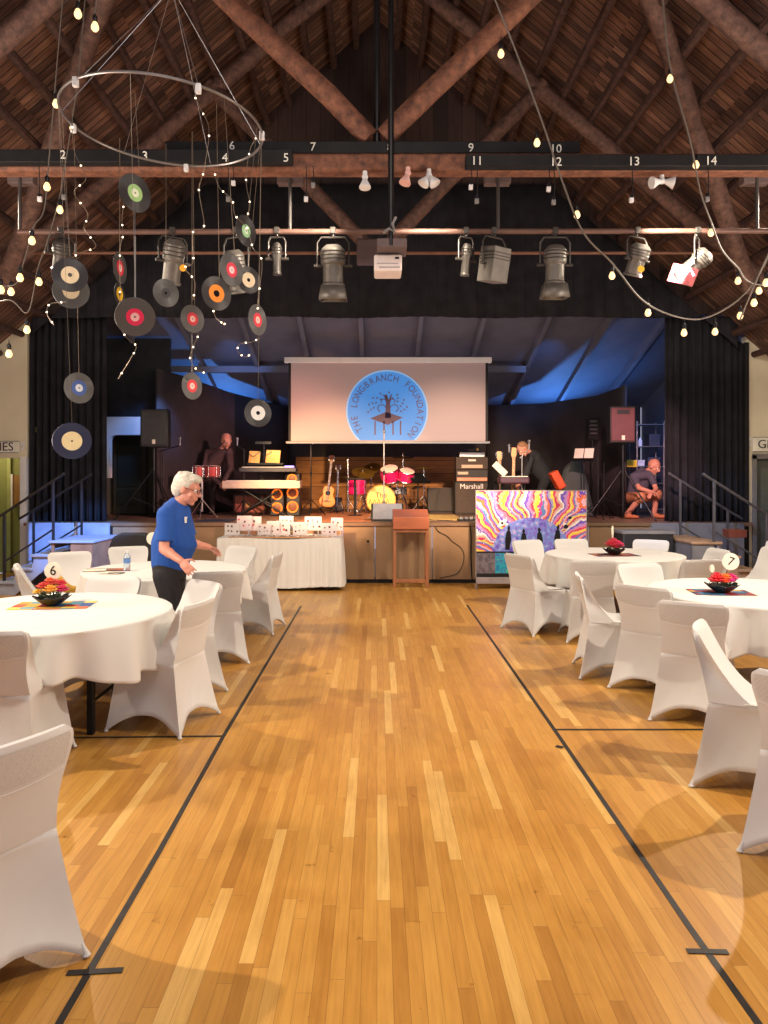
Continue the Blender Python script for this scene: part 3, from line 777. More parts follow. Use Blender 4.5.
def mosaic_table_mat(i):
    cs = [[(196, 60, 50), (60, 90, 150), (200, 160, 60), (90, 150, 170), (210, 110, 60), (230, 200, 90)],
          [(40, 50, 90), (150, 40, 50), (60, 110, 150), (200, 150, 60), (110, 40, 60)],
          [(150, 60, 50), (90, 60, 60), (180, 120, 90), (70, 70, 90)]]
    return mosaic_mat('patchwork_%d' % i, cs[i])
def runner(c, sx, sy, rz, label, i):
    b = MB(); b.b2((-sx/2, -sy/2, 0), (sx/2, sy/2, .003)); o = b.build('patchwork_mat', mosaic_table_mat(i), smooth=False)
    o.location = (*c, TZ+.0005); o.rotation_euler = (0, 0, rz); tag(o, label, 'table mat')
def centerpiece(c, flowers, label, seed, s=1):
    t = thing('flower_centerpiece', label, 'flower arrangement', (*c, TZ+.004))
    b = MB()
    def f(u, v):
        a = u*2*PI; k = math.sin(a*8)
        r = (.035+.085*v+.010*k*v*v); z = .002+.062*v**1.3+.008*k*v*v
        return V((r*math.cos(a), r*math.sin(a), z))
    b.grid(f, 64, 8, cu=True); b.lathe([(0, .001), (.037, .001), (.037, .006), (0, .006)]); b.build('bowl', M_bowl, t, solid=.004)
    rnd = random.Random(seed)
    b = MB()
    for i in range(16):
        a = rnd.uniform(0, 6.28); r = rnd.uniform(.04, .09); z = rnd.uniform(.06, .12)
        p = V((r*math.cos(a), r*math.sin(a), z)); d = V((math.cos(a), math.sin(a), .3)); w = V((-math.sin(a), math.cos(a), 0))
        b.add([p-d*.01, p+w*.012+d*.015, p+d*.045, p-w*.012+d*.015], [(0, 1, 2, 3)])
    b.build('foliage', M_leaf, t)
    for (x, y, z, r, col) in flowers:
        m = mat('petal_%d_%d_%d' % col, rgb(*col), .6, var=.2, scale=40)
        b = MB(); c0 = V((x, y, z))
        for ring, (n, rr, hh, sz) in enumerate(((9, .80, .0, .42), (7, .52, .30, .36), (5, .24, .5, .30))):
            for i in range(n):
                a = 2*PI*i/n+ring*.4; q = V((math.cos(a)*rr*r, math.sin(a)*rr*r, hh*r))
                R = Euler((0, -.5-.3*ring, a)).to_matrix()
                b.ball(c0+q, (sz*r*1.1, sz*r, sz*r*.35), 8, R)
        b.ball(c0+V((0, 0, .25*r)), r*.35, 8)
        b.build('flower', m, t)
        b = MB(); b.cyl((x*.5, y*.5, .02), (x, y, z-r*.2), .004); b.build('stem', M_leaf, t)
    return t
def card(c, rz, tilt, num, label, r=.062, h=.235, lean=0):
    t = thing('number_card', label, 'table number card', (*c, TZ+.015), rz)
    M = Matrix.Translation((lean, 0, h)) @ Matrix.Rotation(tilt, 4, 'Y')
    b = MB(); b.lathe([(0, -.004), (r, -.004), (r, .004), (0, .004)], n=36); 
    bb = MB(); bb.add([Matrix.Rotation(PI/2, 4, 'X') @ v for v in b.v], b.f, M); bb.build('disc', M_stick, t)
    if num:
        b = MB(); text_mesh(b, num, .095, M @ TM((0, -.0055, 0)), .0008); b.build('numeral', M_black, t, smooth=False)
    b = MB(); b.cyl((0, 0, 0), (lean*.8, 0, h-r+.004), .003); b.build('stick', M_wood2, t)
c1 = G(52, 606, TZ)
runner((c1.x+.0, c1.y+.02), .52, .30, .1, 'patchwork mat of red, blue and yellow squares under the card 6 flowers', 0)
centerpiece(c1.xy, [(-.045, -.03, .135, .042, (206, 70, 60)), (.01, -.055, .115, .045, (235, 160, 60)), (.07, -.01, .11, .045, (200, 50, 90)), (-.085, -.03, .095, .03, (240, 190, 70)), (0, .03, .15, .04, (225, 90, 80)), (.045, .04, .145, .035, (215, 60, 70)), (-.02, .01, .17, .03, (230, 110, 70))], 'orange, yellow and pink roses in a black ruffled bowl on the front left table', 1)
card((c1.x-.035, c1.y+.10), 0, 0, '6', 'round cream card with number 6 standing in the left flower bowl', h=.215)
c3 = G(722, 593, TZ)
runner((c3.x+.0, c3.y+.02), .44, .28, -.12, 'dark patchwork mat of navy, red and gold under the card 7 flowers', 1)
centerpiece(c3.xy, [(-.055, -.03, .10, .055, (214, 30, 40)), (.02, -.01, .115, .042, (235, 130, 50)), (.07, 0, .11, .045, (214, 40, 120)), (-.02, .04, .12, .04, (210, 40, 60)), (.0, -.05, .09, .032, (230, 90, 40)), (.05, -.045, .095, .03, (220, 60, 140))], 'red, orange and magenta roses in a black bowl on the front right table', 2)
card((c3.x+.03, c3.y+.05), 0, .35, '7', 'tilted round cream card with number 7 in the right flower bowl', r=.066, h=.22, lean=.06)
card((c3.x-.05, c3.y+.06), .6, 0, '', 'small pale edge-on card at the left of the card 7 flowers', r=.03, h=.165)
c4 = G(614, 555, TZ)
runner((c4.x, c4.y), .50, .32, .1, 'brownish patchwork mat under the red flowers on the back right table', 2)
centerpiece(c4.xy, [(-.05, -.03, .12, .055, (190, 40, 60)), (.04, -.02, .12, .055, (200, 50, 90)), (0, .03, .15, .05, (200, 60, 80)), (0, -.06, .09, .04, (170, 30, 50)), (.075, 0, .10, .04, (210, 80, 110))], 'crimson flowers in a black bowl on the back right table', 3)
card((c4.x, c4.y+.05), 1.15, 0, '', 'white round card turned edge-on in the crimson flowers', r=.075, h=.24)
c2 = G(152, 560, TZ)
card((X(153, 7.45), 7.45), 0, 0, '', 'round cream card half hidden behind the man in blue', r=.065, h=.25)
t = thing('water_bottle', 'clear plastic water bottle on the table beside the man in blue', 'bottle', (X(127, 7.0), 7.0, TZ))
mg = mat('bottle_plastic', (.75, .85, .95), .08, trans=.85, var=.02)
b = MB(); b.lathe([(0, 0), (.031, 0), (.032, .01), (.031, .06), (.029, .07), (.032, .08), (.032, .13), (.014, .165), (.013, .175)], n=20); b.build('bottle_body', mg, t)
b = MB(); b.lathe([(0, .172), (.015, .172), (.015, .192), (0, .193)], n=16); b.build('cap', M_white, t)
b = MB(); b.lathe([(.0325, .075), (.0325, .115)], n=20); b.build('paper_band', mat('label_blue', rgb(90, 130, 190), .5), t)
runner((X(107, 7.05), 7.05), .40, .22, .2, 'patchwork mat with papers on the back left table', 2)
for i, (px, y, rz, lb) in enumerate(((95, 7.0, .3, 'white paper leaflet at the left of the back left table'), (112, 6.82, -.2, 'white paper leaflet in front of the water bottle'))):
    b = MB(); b.b2((-.10, -.07, 0), (.10, .07, .002)); o = b.build('paper_leaflet', M_stick, smooth=False); o.location = (X(px, y), y, TZ+.0055); o.rotation_euler = (0, 0, rz); tag(o, lb, 'paper')
t = thing('pen', 'dark pen lying on the back left table near the bottle', 'pen', (X(116, 6.75), 6.75, TZ+.006))
b = MB(); b.cyl((-.07, 0, .004), (.07, .03, .004), .005); b.build('barrel', M_blackm, t)

# ============================================================ DISPLAY TABLE
dt = 10.55; x0 = X(217.5, dt); x1 = X(340.5, dt); zt = Z(538.5, dt)
t = thing('folding_table', 'long folding table under the pleated white cloth before the stage', 'table', ((x0+x1)/2, dt+.3, 0))
b = MB(); b.b2((x0+.02, dt+.02, zt-.04), (x1-.02, dt+.62, zt-.008)); b.build('tabletop', M_grey, t, True, bevel=.008)
for x in (x0+.15, x1-.15):
    for y in (dt+.1, dt+.54):
        b = MB(); b.cyl((x, y, 0), (x, y, zt-.04), .014); b.build('leg', M_blackm, t, True)
b = MB()
Wd = x1-x0
def cl(u, v):
    per = 2*(Wd+.64); s = u*per
    if s < Wd: p = V((x0+s, dt, 0)); n = V((0, -1, 0))
    elif s < Wd+.64: p = V((x1, dt+s-Wd, 0)); n = V((1, 0, 0))
    elif s < 2*Wd+.64: p = V((x1-(s-Wd-.64), dt+.64, 0)); n = V((0, 1, 0))
    else: p = V((x0, dt+.64-(s-2*Wd-.64), 0)); n = V((-1, 0, 0))
    w = .6*math.sin(s*62+1.2*math.sin(s*9))+.4*math.sin(s*31+2)
    e = 1-v
    p += n*(.012+.035*e+.018*min(1, e*3)*w); p.z = .05+.012*math.sin(s*5.0)+(zt-.05-.012*math.sin(s*5.0)*e)*v
    return p
b.grid(cl, 420, 8, cu=True)
b.add([(x0-.012, dt-.012, zt), (x1+.012, dt-.012, zt), (x1+.012, dt+.652, zt), (x0-.012, dt+.652, zt)], [(0, 1, 2, 3)])
tag(b.build('tablecloth', M_cloth, ang=80), 'pleated floor-length white cloth on the display table before the stage', 'tablecloth')
M_card = mat('board_white', rgb(196, 186, 182), .6, var=.03); M_ink = mat('ink_dark', rgb(70, 40, 40), .7); M_red = mat('ink_red', rgb(200, 60, 60), .7)
cards = [(232, 523, 15, 12, 0), (244, 519, 15, 15, 1), (254, 518, 14, 14, 1), (264, 524, 13, 11, 0), (273, 521, 13, 14, 0), (283, 522, 14, 14, 1), (286, 515, 14, 15, 2), (300, 522, 14, 13, 0), (313, 516, 17, 14, 2), (329, 520, 15, 12, 0), (337, 519, 12, 13, 1)]
words_ = ['left-most, low with black figures', 'taller one with two red dots near the left', 'with a red heart-like dot, third from the left', 'low one, fourth from the left', 'fifth from the left, with tiny grey marks', 'middle one with dark marks', 'tallest in the middle with four dark blocks', 'just right of the tallest', 'with rows of red and dark blocks', 'second from the right end', 'right-most one']
bz = dt+.14
for i, (px, py, w, h, st) in enumerate(cards):
    d = bz+(.16 if py < 519.5 else 0)+.035*(i % 3)
    t = thing('display_board', 'white display board, '+words_[i], 'board', (X(px, d), d, zt+.001), group=None)
    W_ = w*d/F; Hh = h*d/F; z0 = .035+ (.05 if py < 519.5 else 0)
    R = Matrix.Rotation(-.14, 4, 'X') @ Matrix.Translation((0, 0, 0))
    b = MB(); b.add([R @ V(q) for q in [(-W_/2, -.004, z0), (W_/2, -.004, z0), (W_/2, .004, z0), (-W_/2, .004, z0), (-W_/2, -.004, z0+Hh), (W_/2, -.004, z0+Hh), (W_/2, .004, z0+Hh), (-W_/2, .004, z0+Hh)]], [(0, 3, 2, 1), (4, 5, 6, 7), (0, 1, 5, 4), (1, 2, 6, 5), (2, 3, 7, 6), (3, 0, 4, 7)])
    b.build('panel', M_card, t, smooth=False)
    rnd = random.Random(i)
    for k in range(5 if st != 2 else 6):
        cx = (-.3+.3*(k % 3)+rnd.uniform(-.07, .07))*W_; cz = z0+Hh*((.34 if k < 3 else .70)+rnd.uniform(-.08, .08)); s = rnd.uniform(.035, .085)*W_
        b = MB(); b.add([R @ V((cx+s*a_, -.0055, cz+s*1.1*b_)) for a_, b_ in ((-1, -.9), (.9, -1), (1, .2), (.3, 1), (-.4, .6), (-.9, 1))], [(0, 1, 2, 3, 4, 5)])
        b.build('mark', M_red if (st == 1 and k % 2) else M_ink, t, smooth=False, recalc=False)
    for sx in (-.3, .3):
        b = MB(); b.box((sx*W_, 0, (z0+.02)/2), (.012, .03, z0+.02)); b.build('foot', M_card, t)
    b = MB(); b.cyl((0, .015, z0+Hh*.6), (0, .09, .003), .004); b.build('rear_strut', M_wood2, t)
t = thing('display_tray', 'low flat brown tray along the middle of the display table', 'tray', ((x0+x1)/2, bz-.08, zt+.001))
b = MB(); b.box((0, 0, .008), (1.45, .10, .012)); b.build('tray_base', M_wood, t, bevel=.003)
b = MB(); b.box((0, -.05, .014), (1.45, .006, .02)); b.build('lip', M_wood2, t)

# ============================================================ LECTERN
dl = 10.85; t = thing('lectern', 'tall open wooden lectern standing against the stage front', 'lectern', (X(410.5, dl), dl+.1, 0))
M_lw = mat('lectern_wood', rgb(156, 100, 64), .42, var=.18, scale=9, stretch=(1, 1, .25)); M_lr = mat('lectern_top', rgb(176, 100, 66), .42, var=.15, scale=9, stretch=(.25, 1, 1))
b = MB(); zl0 = Z(529, dl); zl1 = Z(517, dl); xa = X(393, dl); xb = X(429, dl)
b.prism([(0, zl0), (.40, zl0), (.40, zl1+.10), (.36, zl1+.10), (0, zl1)], (xa, dl-.05, 0), (0, 1, 0), (0, 0, 1), (xb-xa, 0, 0)); b.build('slanted_top', M_lr, t, True, bevel=.008)
for x in (xa+.025, xb-.025):
    for y in (dl, dl+.28):
        b = MB(); b.b2((x-.022, y-.02, 0), (x+.022, y+.02, zl0)); b.build('leg', M_lw, t, True, bevel=.004)
    b = MB(); b.b2((x-.014, dl+.02, .09), (x+.014, dl+.26, .15)); b.build('side_rail', M_lw, t, True, bevel=.003)
b = MB(); b.b2((xa+.045, dl-.012, .07), (xb-.045, dl+.012, .125)); b.build('stretcher', M_lw, t, True, bevel=.003)
b = MB(); b.b2((xa+.045, dl-.012, zl0-.05), (xb-.045, dl+.012, zl0-.001)); b.build('apron', M_lw, t, True, bevel=.003)

# ============================================================ PAINTING
dp = 10.7; W2 = (X(586, dp)-X(476.5, dp)); zb = Z(577, dp); ztp = Z(491, dp)
t = thing('mural_painting', 'large psychedelic painting on canvas leaning before the stage front', 'painting', (X(531, dp), dp, 0))
b = MB(); b.b2((-W2/2, -.018, 0), (W2/2, .018, ztp-zb)); o = b.build('canvas', painting_mat(), t, smooth=False); o.location = (0, 0, zb); 
b = MB()
for q in ((-W2/2-.012, 0, -W2/2, ztp), (W2/2, .0, W2/2+.012, ztp)): b.b2((q[0], -.022, q[1]), (q[2], .022, q[3]))
b.b2((-W2/2-.012, -.022, ztp), (W2/2+.012, .022, ztp+.012)); b.b2((-W2/2-.012, -.022, 0.08), (W2/2+.012, .022, zb)); b.build('edge_frame', mat('thin_frame', rgb(150, 140, 140), .5), t, bevel=.003)
for x, hgt, lean in ((-.345, .36, .04), (-.11, .31, 0), (.13, .33, -.03), (.36, .37, .05)):
    b = MB(); z0 = .395
    out = [(-.030, 0), (.030, 0), (.045, hgt*.45), (.030, hgt*.72), (.012, hgt*.78), (.022, hgt*.88), (0, hgt), (-.022, hgt*.88), (-.012, hgt*.78), (-.030, hgt*.72), (-.042, hgt*.45)]
    b.prism([(x+lean*q/hgt*.6+p, z0+q) for p, q in out], (0, -.0235, zb-0), (1, 0, 0), (0, 0, 1), (0, .004, 0))
    b.build('painted_figure', M_black, t, smooth=False)
for cx, cz, rx, rz_, an in ((-.42, .78, .085, .034, -.7), (.50, .73, .03, .06, -.5), (.56, .86, .022, .045, -.4)):
    b = MB(); R = Matrix.Rotation(an, 3, 'Y')
    b.ball((cx, -.019, zb+cz), (rx, .004, rz_), 16, R); o = b.build('painted_eye', mat('eye_white', rgb(236, 230, 226), .6), t)
    b = MB(); b.ball((cx, -.022, zb+cz), (rz_*.55, .004, rz_*.55), 12); b.build('pupil', M_black, o)
t2 = thing('painting_easel', 'thin metal easel legs behind the psychedelic painting', 'easel', (X(531, dp), dp+.05, 0))
for x in (-W2/2+.02, W2/2-.02):
    b = MB(); b.cyl((x, .0, 0), (x, .05, ztp), .012); b.build('leg', M_steel, t2)
b = MB(); b.cyl((-W2/2+.02, .03, .5), (W2/2-.02, .03, .5), .01); b.build('crossbar', M_steel, t2)

# ============================================================ STEPS + HANDRAILS
M_rail = mat('rail_black', (.02, .02, .024), .4, .3, var=.2); M_rail_lit = mat('rail_black_lit', rgb(84, 84, 88), .4, .4, var=.2)  # right-hand rails: lit look is put into a greyer copy of the black
def steps(x_low, dirx, y0, y1, label, rlabels, wood, side, tread, plat=.62):
    t = thing('stage_steps', label, 'steps', (x_low, (y0+y1)/2, 0))
    tz = [.19, .375, .56, .75]; run = .25
    for i, z in enumerate(tz):
        xa_ = x_low+dirx*run*i; w = run+.03 if i < 3 else plat
        b = MB(); b.b2((xa_, y0, z-.035), (xa_+dirx*w, y1, z)); b.build('tread', tread, t, True, bevel=.006)
        if i < 4:
            b = MB(); b.b2((xa_+dirx*.02, y0+.03, max(0, z-.12)), (xa_+dirx*.035, y1-.03, z-.036)); b.build('riser', tread, t, True)
    for yy in (y0+.03, y1-.05):
        b = MB(); out = [(0.02, 0)]
        for i, z in enumerate(tz): out += [(run*i+.02, z-.037), (run*(i+1)+.02 if i < 3 else run*3+.02, z-.037)]
        out += [(run*3+.02, .42), (.28, 0)]
        b.prism([(dirx*p, q) for p, q in out], (x_low, yy, 0), (1, 0, 0), (0, 0, 1), (0, .02, 0)); b.build('stringer', tread, t, True)
    b = MB(); xa_ = x_low+dirx*(run*3+plat-.32)
    for q in ((xa_, y0+.02, xa_+dirx*.30, y0+.05), (xa_, y1-.05, xa_+dirx*.30, y1-.02), (xa_+dirx*.27, y0+.05, xa_+dirx*.30, y1-.05)): b.b2((q[0], q[1], 0), (q[2], q[3], tz[3]-.036))
    b.build('support_box', side, t, True)
    for xx_, yy in ((run*3+.03, y0+.03), (run*3+.03, y1-.07)):
        b = MB(); b.b2((x_low+dirx*xx_, yy, 0), (x_low+dirx*(xx_+.04), yy+.04, tz[3]-.036)); b.build('leg', wood, t, True)
    return t
def handrail(xl_, xu, y, dirx, label, topx):
    M_blackm = M_rail_lit if dirx < 0 else M_rail
    t = thing('handrail', label, 'handrail', ((xl_+xu)/2, y, 0))
    zl, zu = 1.12, 1.57; bl, bu = .25, .70
    sl = (zu-zl)/abs(xu-xl_)
    b = MB(); b.tube([(xl_-dirx*.22, y, zl-.22*sl+.01), (xl_, y, zl), (xu, y, zu), (xu+dirx*topx, y, zu+topx*sl)], .019, 10); b.ball((xu+dirx*topx, y, zu+topx*sl), .024); b.build('rail', M_blackm, t, True)
    for x, z0, z1 in ((xl_, bl-.07, zl), (xu, bu, zu)):
        b = MB(); b.b2((x-.016, y-.016, z0), (x+.016, y+.016, z1)); b.build('post', M_blackm, t, True, bevel=.003)
    b = MB(); b.tube([(xl_, y, .45), (xu, y, .45+(zu-zl)), ], .013, 8); b.build('lower_rail', M_blackm, t, True)
    return t
M_stepb = mat('step_brown', rgb(150, 106, 76), .6, var=.2, scale=6); M_stepw = mat('step_pale', rgb(150, 156, 174), .6, var=.12, scale=6); M_stept = mat('step_tread', rgb(160, 128, 98), .55, var=.2, scale=8)
steps(-5.25, 1, 10.12, 11.18, 'pale wooden steps with brown end climbing to the left of the stage', None, M_stepb, M_stepb, M_stepw)
steps(5.40, -1, 9.95, 11.15, 'wooden steps with tan treads climbing to the right of the stage', None, M_stepw, M_grey, M_stept, .42)
handrail(-5.15, -4.47, 10.22, 1, 'black handrail of the left steps, nearer one', .14)
handrail(-5.15, -4.43, 11.10, 1, 'black handrail of the left steps, the one against the stage', .14)
handrail(5.25, 4.54, 11.08, -1, 'black handrail of the right steps, the one against the stage', .16)
handrail(5.25, 4.54, 9.97, -1, 'black handrail of the right steps, nearer one', .14)
# carton in step platform, odd boxes on right steps
t = thing('red_box', 'small reddish box standing on top of the right steps', 'box', (X(738, 10.6), 10.7, .752))
b = MB(); b.box((0, 0, .05), (.26, .2, .10)); b.build('body', mat('box_red', rgb(120, 60, 44), .6), t, bevel=.005)
b = MB(); b.box((0, 0, .105), (.27, .21, .012)); b.build('lid', mat('box_red2', rgb(140, 76, 54), .6), t, bevel=.003)
# black case at the right of the painting
d = 10.7; t = thing('equipment_case', 'long black equipment case with a pale top edge right of the painting', 'case', (X(644, d), d, 0))
b = MB(); b.b2((X(618, d), d-.22, 0), (X(668, d), d+.22, Z(531, d))); b.build('body', mat('case_black', (.015, .015, .017), .5), t, True, bevel=.02)
b = MB(); b.b2((X(617, d), d-.235, Z(533, d)), (X(669, d), d+.235, Z(530, d))); b.build('lid_edge', M_grey, t, True, bevel=.005)
for sx in (-1, 1):
    b = MB(); xx = X(644, d)+sx*.18; zz = .52; b.tube([(xx-.06, d-.225, zz), (xx-.05, d-.25, zz), (xx+.05, d-.25, zz), (xx+.06, d-.225, zz)], .008); b.build('handle', M_steel, t, True)
# black upholstered chair behind the back left table
d = 9.6; t = thing('upholstered_chair', 'black rounded-back upholstered chair behind the back left table', 'chair', (X(133, d), d, 0))
mu = mat('black_upholstery', (.016, .015, .017), .75, bump=.2)
b = MB(); xc = X(133, d)
b.prism([(-.30, .40), (.30, .40), (.31, .72), (.27, .84), (.15, .90), (-.15, .90), (-.27, .84), (-.31, .72)], (xc, d-.02, 0), (1, 0, 0), (0, 0, 1), (0, .10, 0)); b.build('backrest', mu, t, True, bevel=.03)
b = MB(); b.box((xc, d+.28, .42), (.58, .50, .13)); b.build('seat', mu, t, True, bevel=.03)
for sx in (-.26, .26):
    for yy in (.06, .48):
        b = MB(); b.cyl((xc+sx, d+yy, 0), (xc+sx, d+yy, .36), .02); b.build('leg', M_blackm, t, True)
    b = MB(); b.b2((xc+sx*1.2-.03, d+.02, .58), (xc+sx*1.2+.03, d+.46, .63)); b.build('armrest', mu, t, True, bevel=.015)
# ============================================================ STAGE GEAR
M_orange = mat('ring_glow', rgb(240, 120, 30), .5, emit=rgb(255, 120, 30), es=.9)
M_magenta = mat('magenta_shell', rgb(214, 24, 100), .3, var=.15, scale=30, coat=.4)
M_gold = mat('drum_head_cream', rgb(222, 184, 96), .5, var=.05)
M_brass = mat('cymbal_brass', rgb(214, 160, 70), .28, .9, var=.1)
M_paper = mat('sheet_paper', rgb(232, 222, 205), .7, var=.03)
def pa(px0, px1, py0, py1, px, py_feet, d, label, front, side):
    t = thing('loudspeaker', label, 'loudspeaker', P((px0+px1)/2, py1, d))
    w = X(px1, d)-X(px0, d); h = Z(py0, d)-Z(py1, d); x0, x1, z0, z1 = X(px0, d), X(px1, d), Z(py1, d), Z(py0, d)
    b = MB(); b.prism([(x0, d), (x1, d), (x1-.05, d+.36), (x0+.05, d+.36)], (0, 0, z0), (1, 0, 0), (0, 1, 0), (0, 0, h)); b.build('cabinet', side, t, True, bevel=.015)
    b = MB(); b.b2((x0+.02, d-.014, z0+.03), (x1-.02, d+.01, z1-.03)); g = b.build('grille', front, t, True, bevel=.012)
    b = MB(); b.lathe([(.001, 0), (w*.34, 0), (w*.37, .006), (w*.34, .010)], ((x0+x1)/2, d-.016, z0+h*.40), 28, Matrix.Rotation(PI/2, 3, 'X')); b.build('woofer_ring', side, g)
    b = MB(); b.b2(((x0+x1)/2-.10, d-.02, z0+h*.78), ((x0+x1)/2+.10, d-.012, z0+h*.90)); b.build('horn', side, g, bevel=.01) if False else b.build('horn', side, g, True, bevel=.004)
    b = MB(); b.b2(((x0+x1)/2-.025, d-.022, z0+.05), ((x0+x1)/2+.025, d-.012, z0+.12)); b.build('badge', mat('badge_pale', rgb(230, 220, 200), .5), g, True)
    t = thing('speaker_stand', label.replace('loudspeaker', 'tripod stand under the loudspeaker').replace('raised on a stand ', ''), 'stand', (X(px, d+.15), d+.15, ZS))
    y = d+.15; xx = X(px, y)
    b = MB(); b.cyl((xx, y, ZS+.12), (xx, y, z0-.002), .02); b.build('pole', M_blackm, t, True)
    b = MB(); b.cyl((xx, y, ZS+.74), (xx, y, ZS+.84), .034); b.build('collar', M_blackm, t, True)
    b = MB(); b.cyl((xx, y, ZS+.20), (xx, y, ZS+.26), .032); b.build('lower_collar', M_blackm, t, True)
    for k in range(3):
        a = 2*PI*k/3+.15+PI; e = V((xx+.62*math.cos(a), y+.5*math.sin(a), ZS+.012))
        b = MB(); b.cyl((xx+.03*math.cos(a), y+.03*math.sin(a), ZS+.80), e, .013); b.cyl((xx, y, ZS+.22), V((xx, y, ZS+.80)).lerp(e, .55), .008)
        b.ball(e+V((0, 0, .006)), .018, 8); b.build('leg', M_blackm, t, True)
mgr = mat('grille_dark', rgb(46, 44, 46), .55, var=.1); mgr2 = mat('grille_red_lit', rgb(96, 50, 56), .55, var=.1); mcab = mat('cabinet_dark', rgb(30, 29, 31), .5)  # second grille has the red stage light put into its colour
pa(140, 168, 409, 447, 154, 520, 11.9, 'dark grey loudspeaker raised on a stand at the left of the stage', mgr, mcab)
pa(610, 636, 406, 443, 623, 518, 11.9, 'reddish-lit loudspeaker raised on a stand at the right of the stage', mgr2, mcab)
def tripod_mic(px, d, h, label, name='microphone_stand', boom=None, m=M_blackm, mic=True, cat='stand', fold=.28):
    x = X(px, d); t = thing(name, label, cat, (x, d, ZS))
    b = MB(); b.cyl((x, d, ZS+.05), (x, d, ZS+h), .011); b.build('pole', m, t, True)
    b = MB(); b.cyl((x, d, ZS+h*.55), (x, d, ZS+h*.55+.07), .019); b.build('clutch', M_blackm, t, True)
    for k in range(3):
        a = 2*PI*k/3+.5; e = V((x+fold*math.cos(a), d+fold*math.sin(a), ZS+.012)); b = MB(); b.cyl((x, d, ZS+.30), e, .009); b.ball(e, .014, 8); b.build('leg', m, t, True)
    top = V((x, d, ZS+h))
    if boom: 
        b = MB(); e = top+V(boom); b.cyl(top-V(boom)*.3, e, .008); b.build('boom', m, t, True); top = e
    if mic:
        b = MB(); b.cyl(top, top+V((0, 0, .10)), .012, .018); b.ball(top+V((0, 0, .125)), .027, 10); b.build('microphone', M_steel, t, True)
    return t
tripod_mic(311, 13.2, 1.30, 'black microphone stand between the ring-lit speakers and the guitar', boom=(.03, 0, -.02))
tripod_mic(384, 12.2, 1.32, 'thin silver microphone stand rising in front of the screen centre', m=M_steel, mic=True)
tripod_mic(522, 12.4, 1.05, 'silver microphone stand beside the purple keyboard', m=M_steel, boom=(.12, 0, .12))
tripod_mic(163, 12.6, 1.15, 'slim black microphone stand behind the left loudspeaker stand', boom=(.30, -.05, .08))
tripod_mic(598, 12.3, 1.05, 'dark tripod stand left of the reddish loudspeaker', name='tripod_stand', mic=False, fold=.34)
tripod_mic(604, 12.7, .95, 'black tripod stand crossing behind the right-hand tripods', name='tripod_stand', mic=False, fold=.36)
def music_stand(px, d, h, label, paper=False, tilt=.35, w=.46, rz=0, m=M_blackm):
    x = X(px, d); t = thing('music_stand', label, 'music stand', (x, d, ZS))
    b = MB(); b.cyl((x, d, ZS+.05), (x, d, ZS+h), .012); b.build('pole', m, t, True)
    for k in range(3):
        a = 2*PI*k/3+.3; e = V((x+.24*math.cos(a), d+.24*math.sin(a), ZS+.012)); b = MB(); b.cyl((x, d, ZS+.26), e, .009); b.build('leg', m, t, True)
    R = (Matrix.Rotation(rz, 3, 'Z') @ Matrix.Rotation(-tilt, 3, 'X'))
    b = MB(); b.box((x, d, ZS+h+.05), (w, .012, .30), R); b.box(V((x, d, ZS+h+.05))+R @ V((0, -.03, -.15)), (w, .06, .01), R); b.build('desk', m, t, True)
    if paper:
        for sx in (-1, 1):
            b = MB(); b.box(V((x, d, ZS+h+.06))+R @ V((sx*w*.24, -.012, .0)), (w*.44, .003, .26), R); b.build('sheet', M_paper, t, True)
    return t
music_stand(418, 14.0, .62, 'black music stand with tilted desk right of the drums', tilt=.9, w=.40, rz=.7)
music_stand(584, 12.45, 1.02, 'music stand with pale stripes of paper above the grey cover', paper=True, tilt=.8, w=.34, rz=-.4)
# ---- bongos
d = 12.4; x = X(202, d); t = thing('bongo_drums', 'pair of chrome-rimmed red bongos on a silver stand at the left of the stage', 'drums', (x, d, ZS))
mred = mat('bongo_red', rgb(170, 60, 56), .35, var=.2, scale=20); mskin = mat('drum_skin', rgb(226, 190, 180), .6)
for px, r in ((199, .095), (212, .125)):
    xx = X(px, d); z1 = Z(466, d); z0 = Z(477.5, d)
    b = MB(); b.lathe([(r*.86, 0), (r*.98, (z1-z0)*.6), (r*.97, z1-z0)], (xx, d, z0), 24); o = b.build('drum_shell', mred, t, True)
    b = MB(); b.lathe([(0, z1-z0+.006), (r, z1-z0+.004), (r, z1-z0)], (xx, d, z0), 24); b.build('drum_head', mskin, o, True)
    for zz in (.01, z1-z0-.01):
        b = MB(); b.tube([(xx+(r+.004)*math.cos(a*PI/12), d+(r+.004)*math.sin(a*PI/12), z0+zz) for a in range(24)], .008, 6, close=True); b.build('hoop', M_chrome, o, True)
    for k in range(6):
        a = k*PI/3+.3; b = MB(); b.cyl((xx+(r+.01)*math.cos(a), d+(r+.01)*math.sin(a), z0+.01), (xx+(r+.01)*math.cos(a), d+(r+.01)*math.sin(a), z1-.01), .006); b.build('tension_rod', M_chrome, o, True)
b = MB(); b.cyl((x, d, ZS+.12), (x, d, Z(477, d)), .02); b.build('stand_pole', M_steel, t, True)
for k in range(3):
    a = 2*PI*k/3+.6; b = MB(); b.cyl((x, d, ZS+.32), (x+.27*math.cos(a), d+.27*math.sin(a), ZS+.012), .012); b.build('stand_leg', M_chrome, t, True)
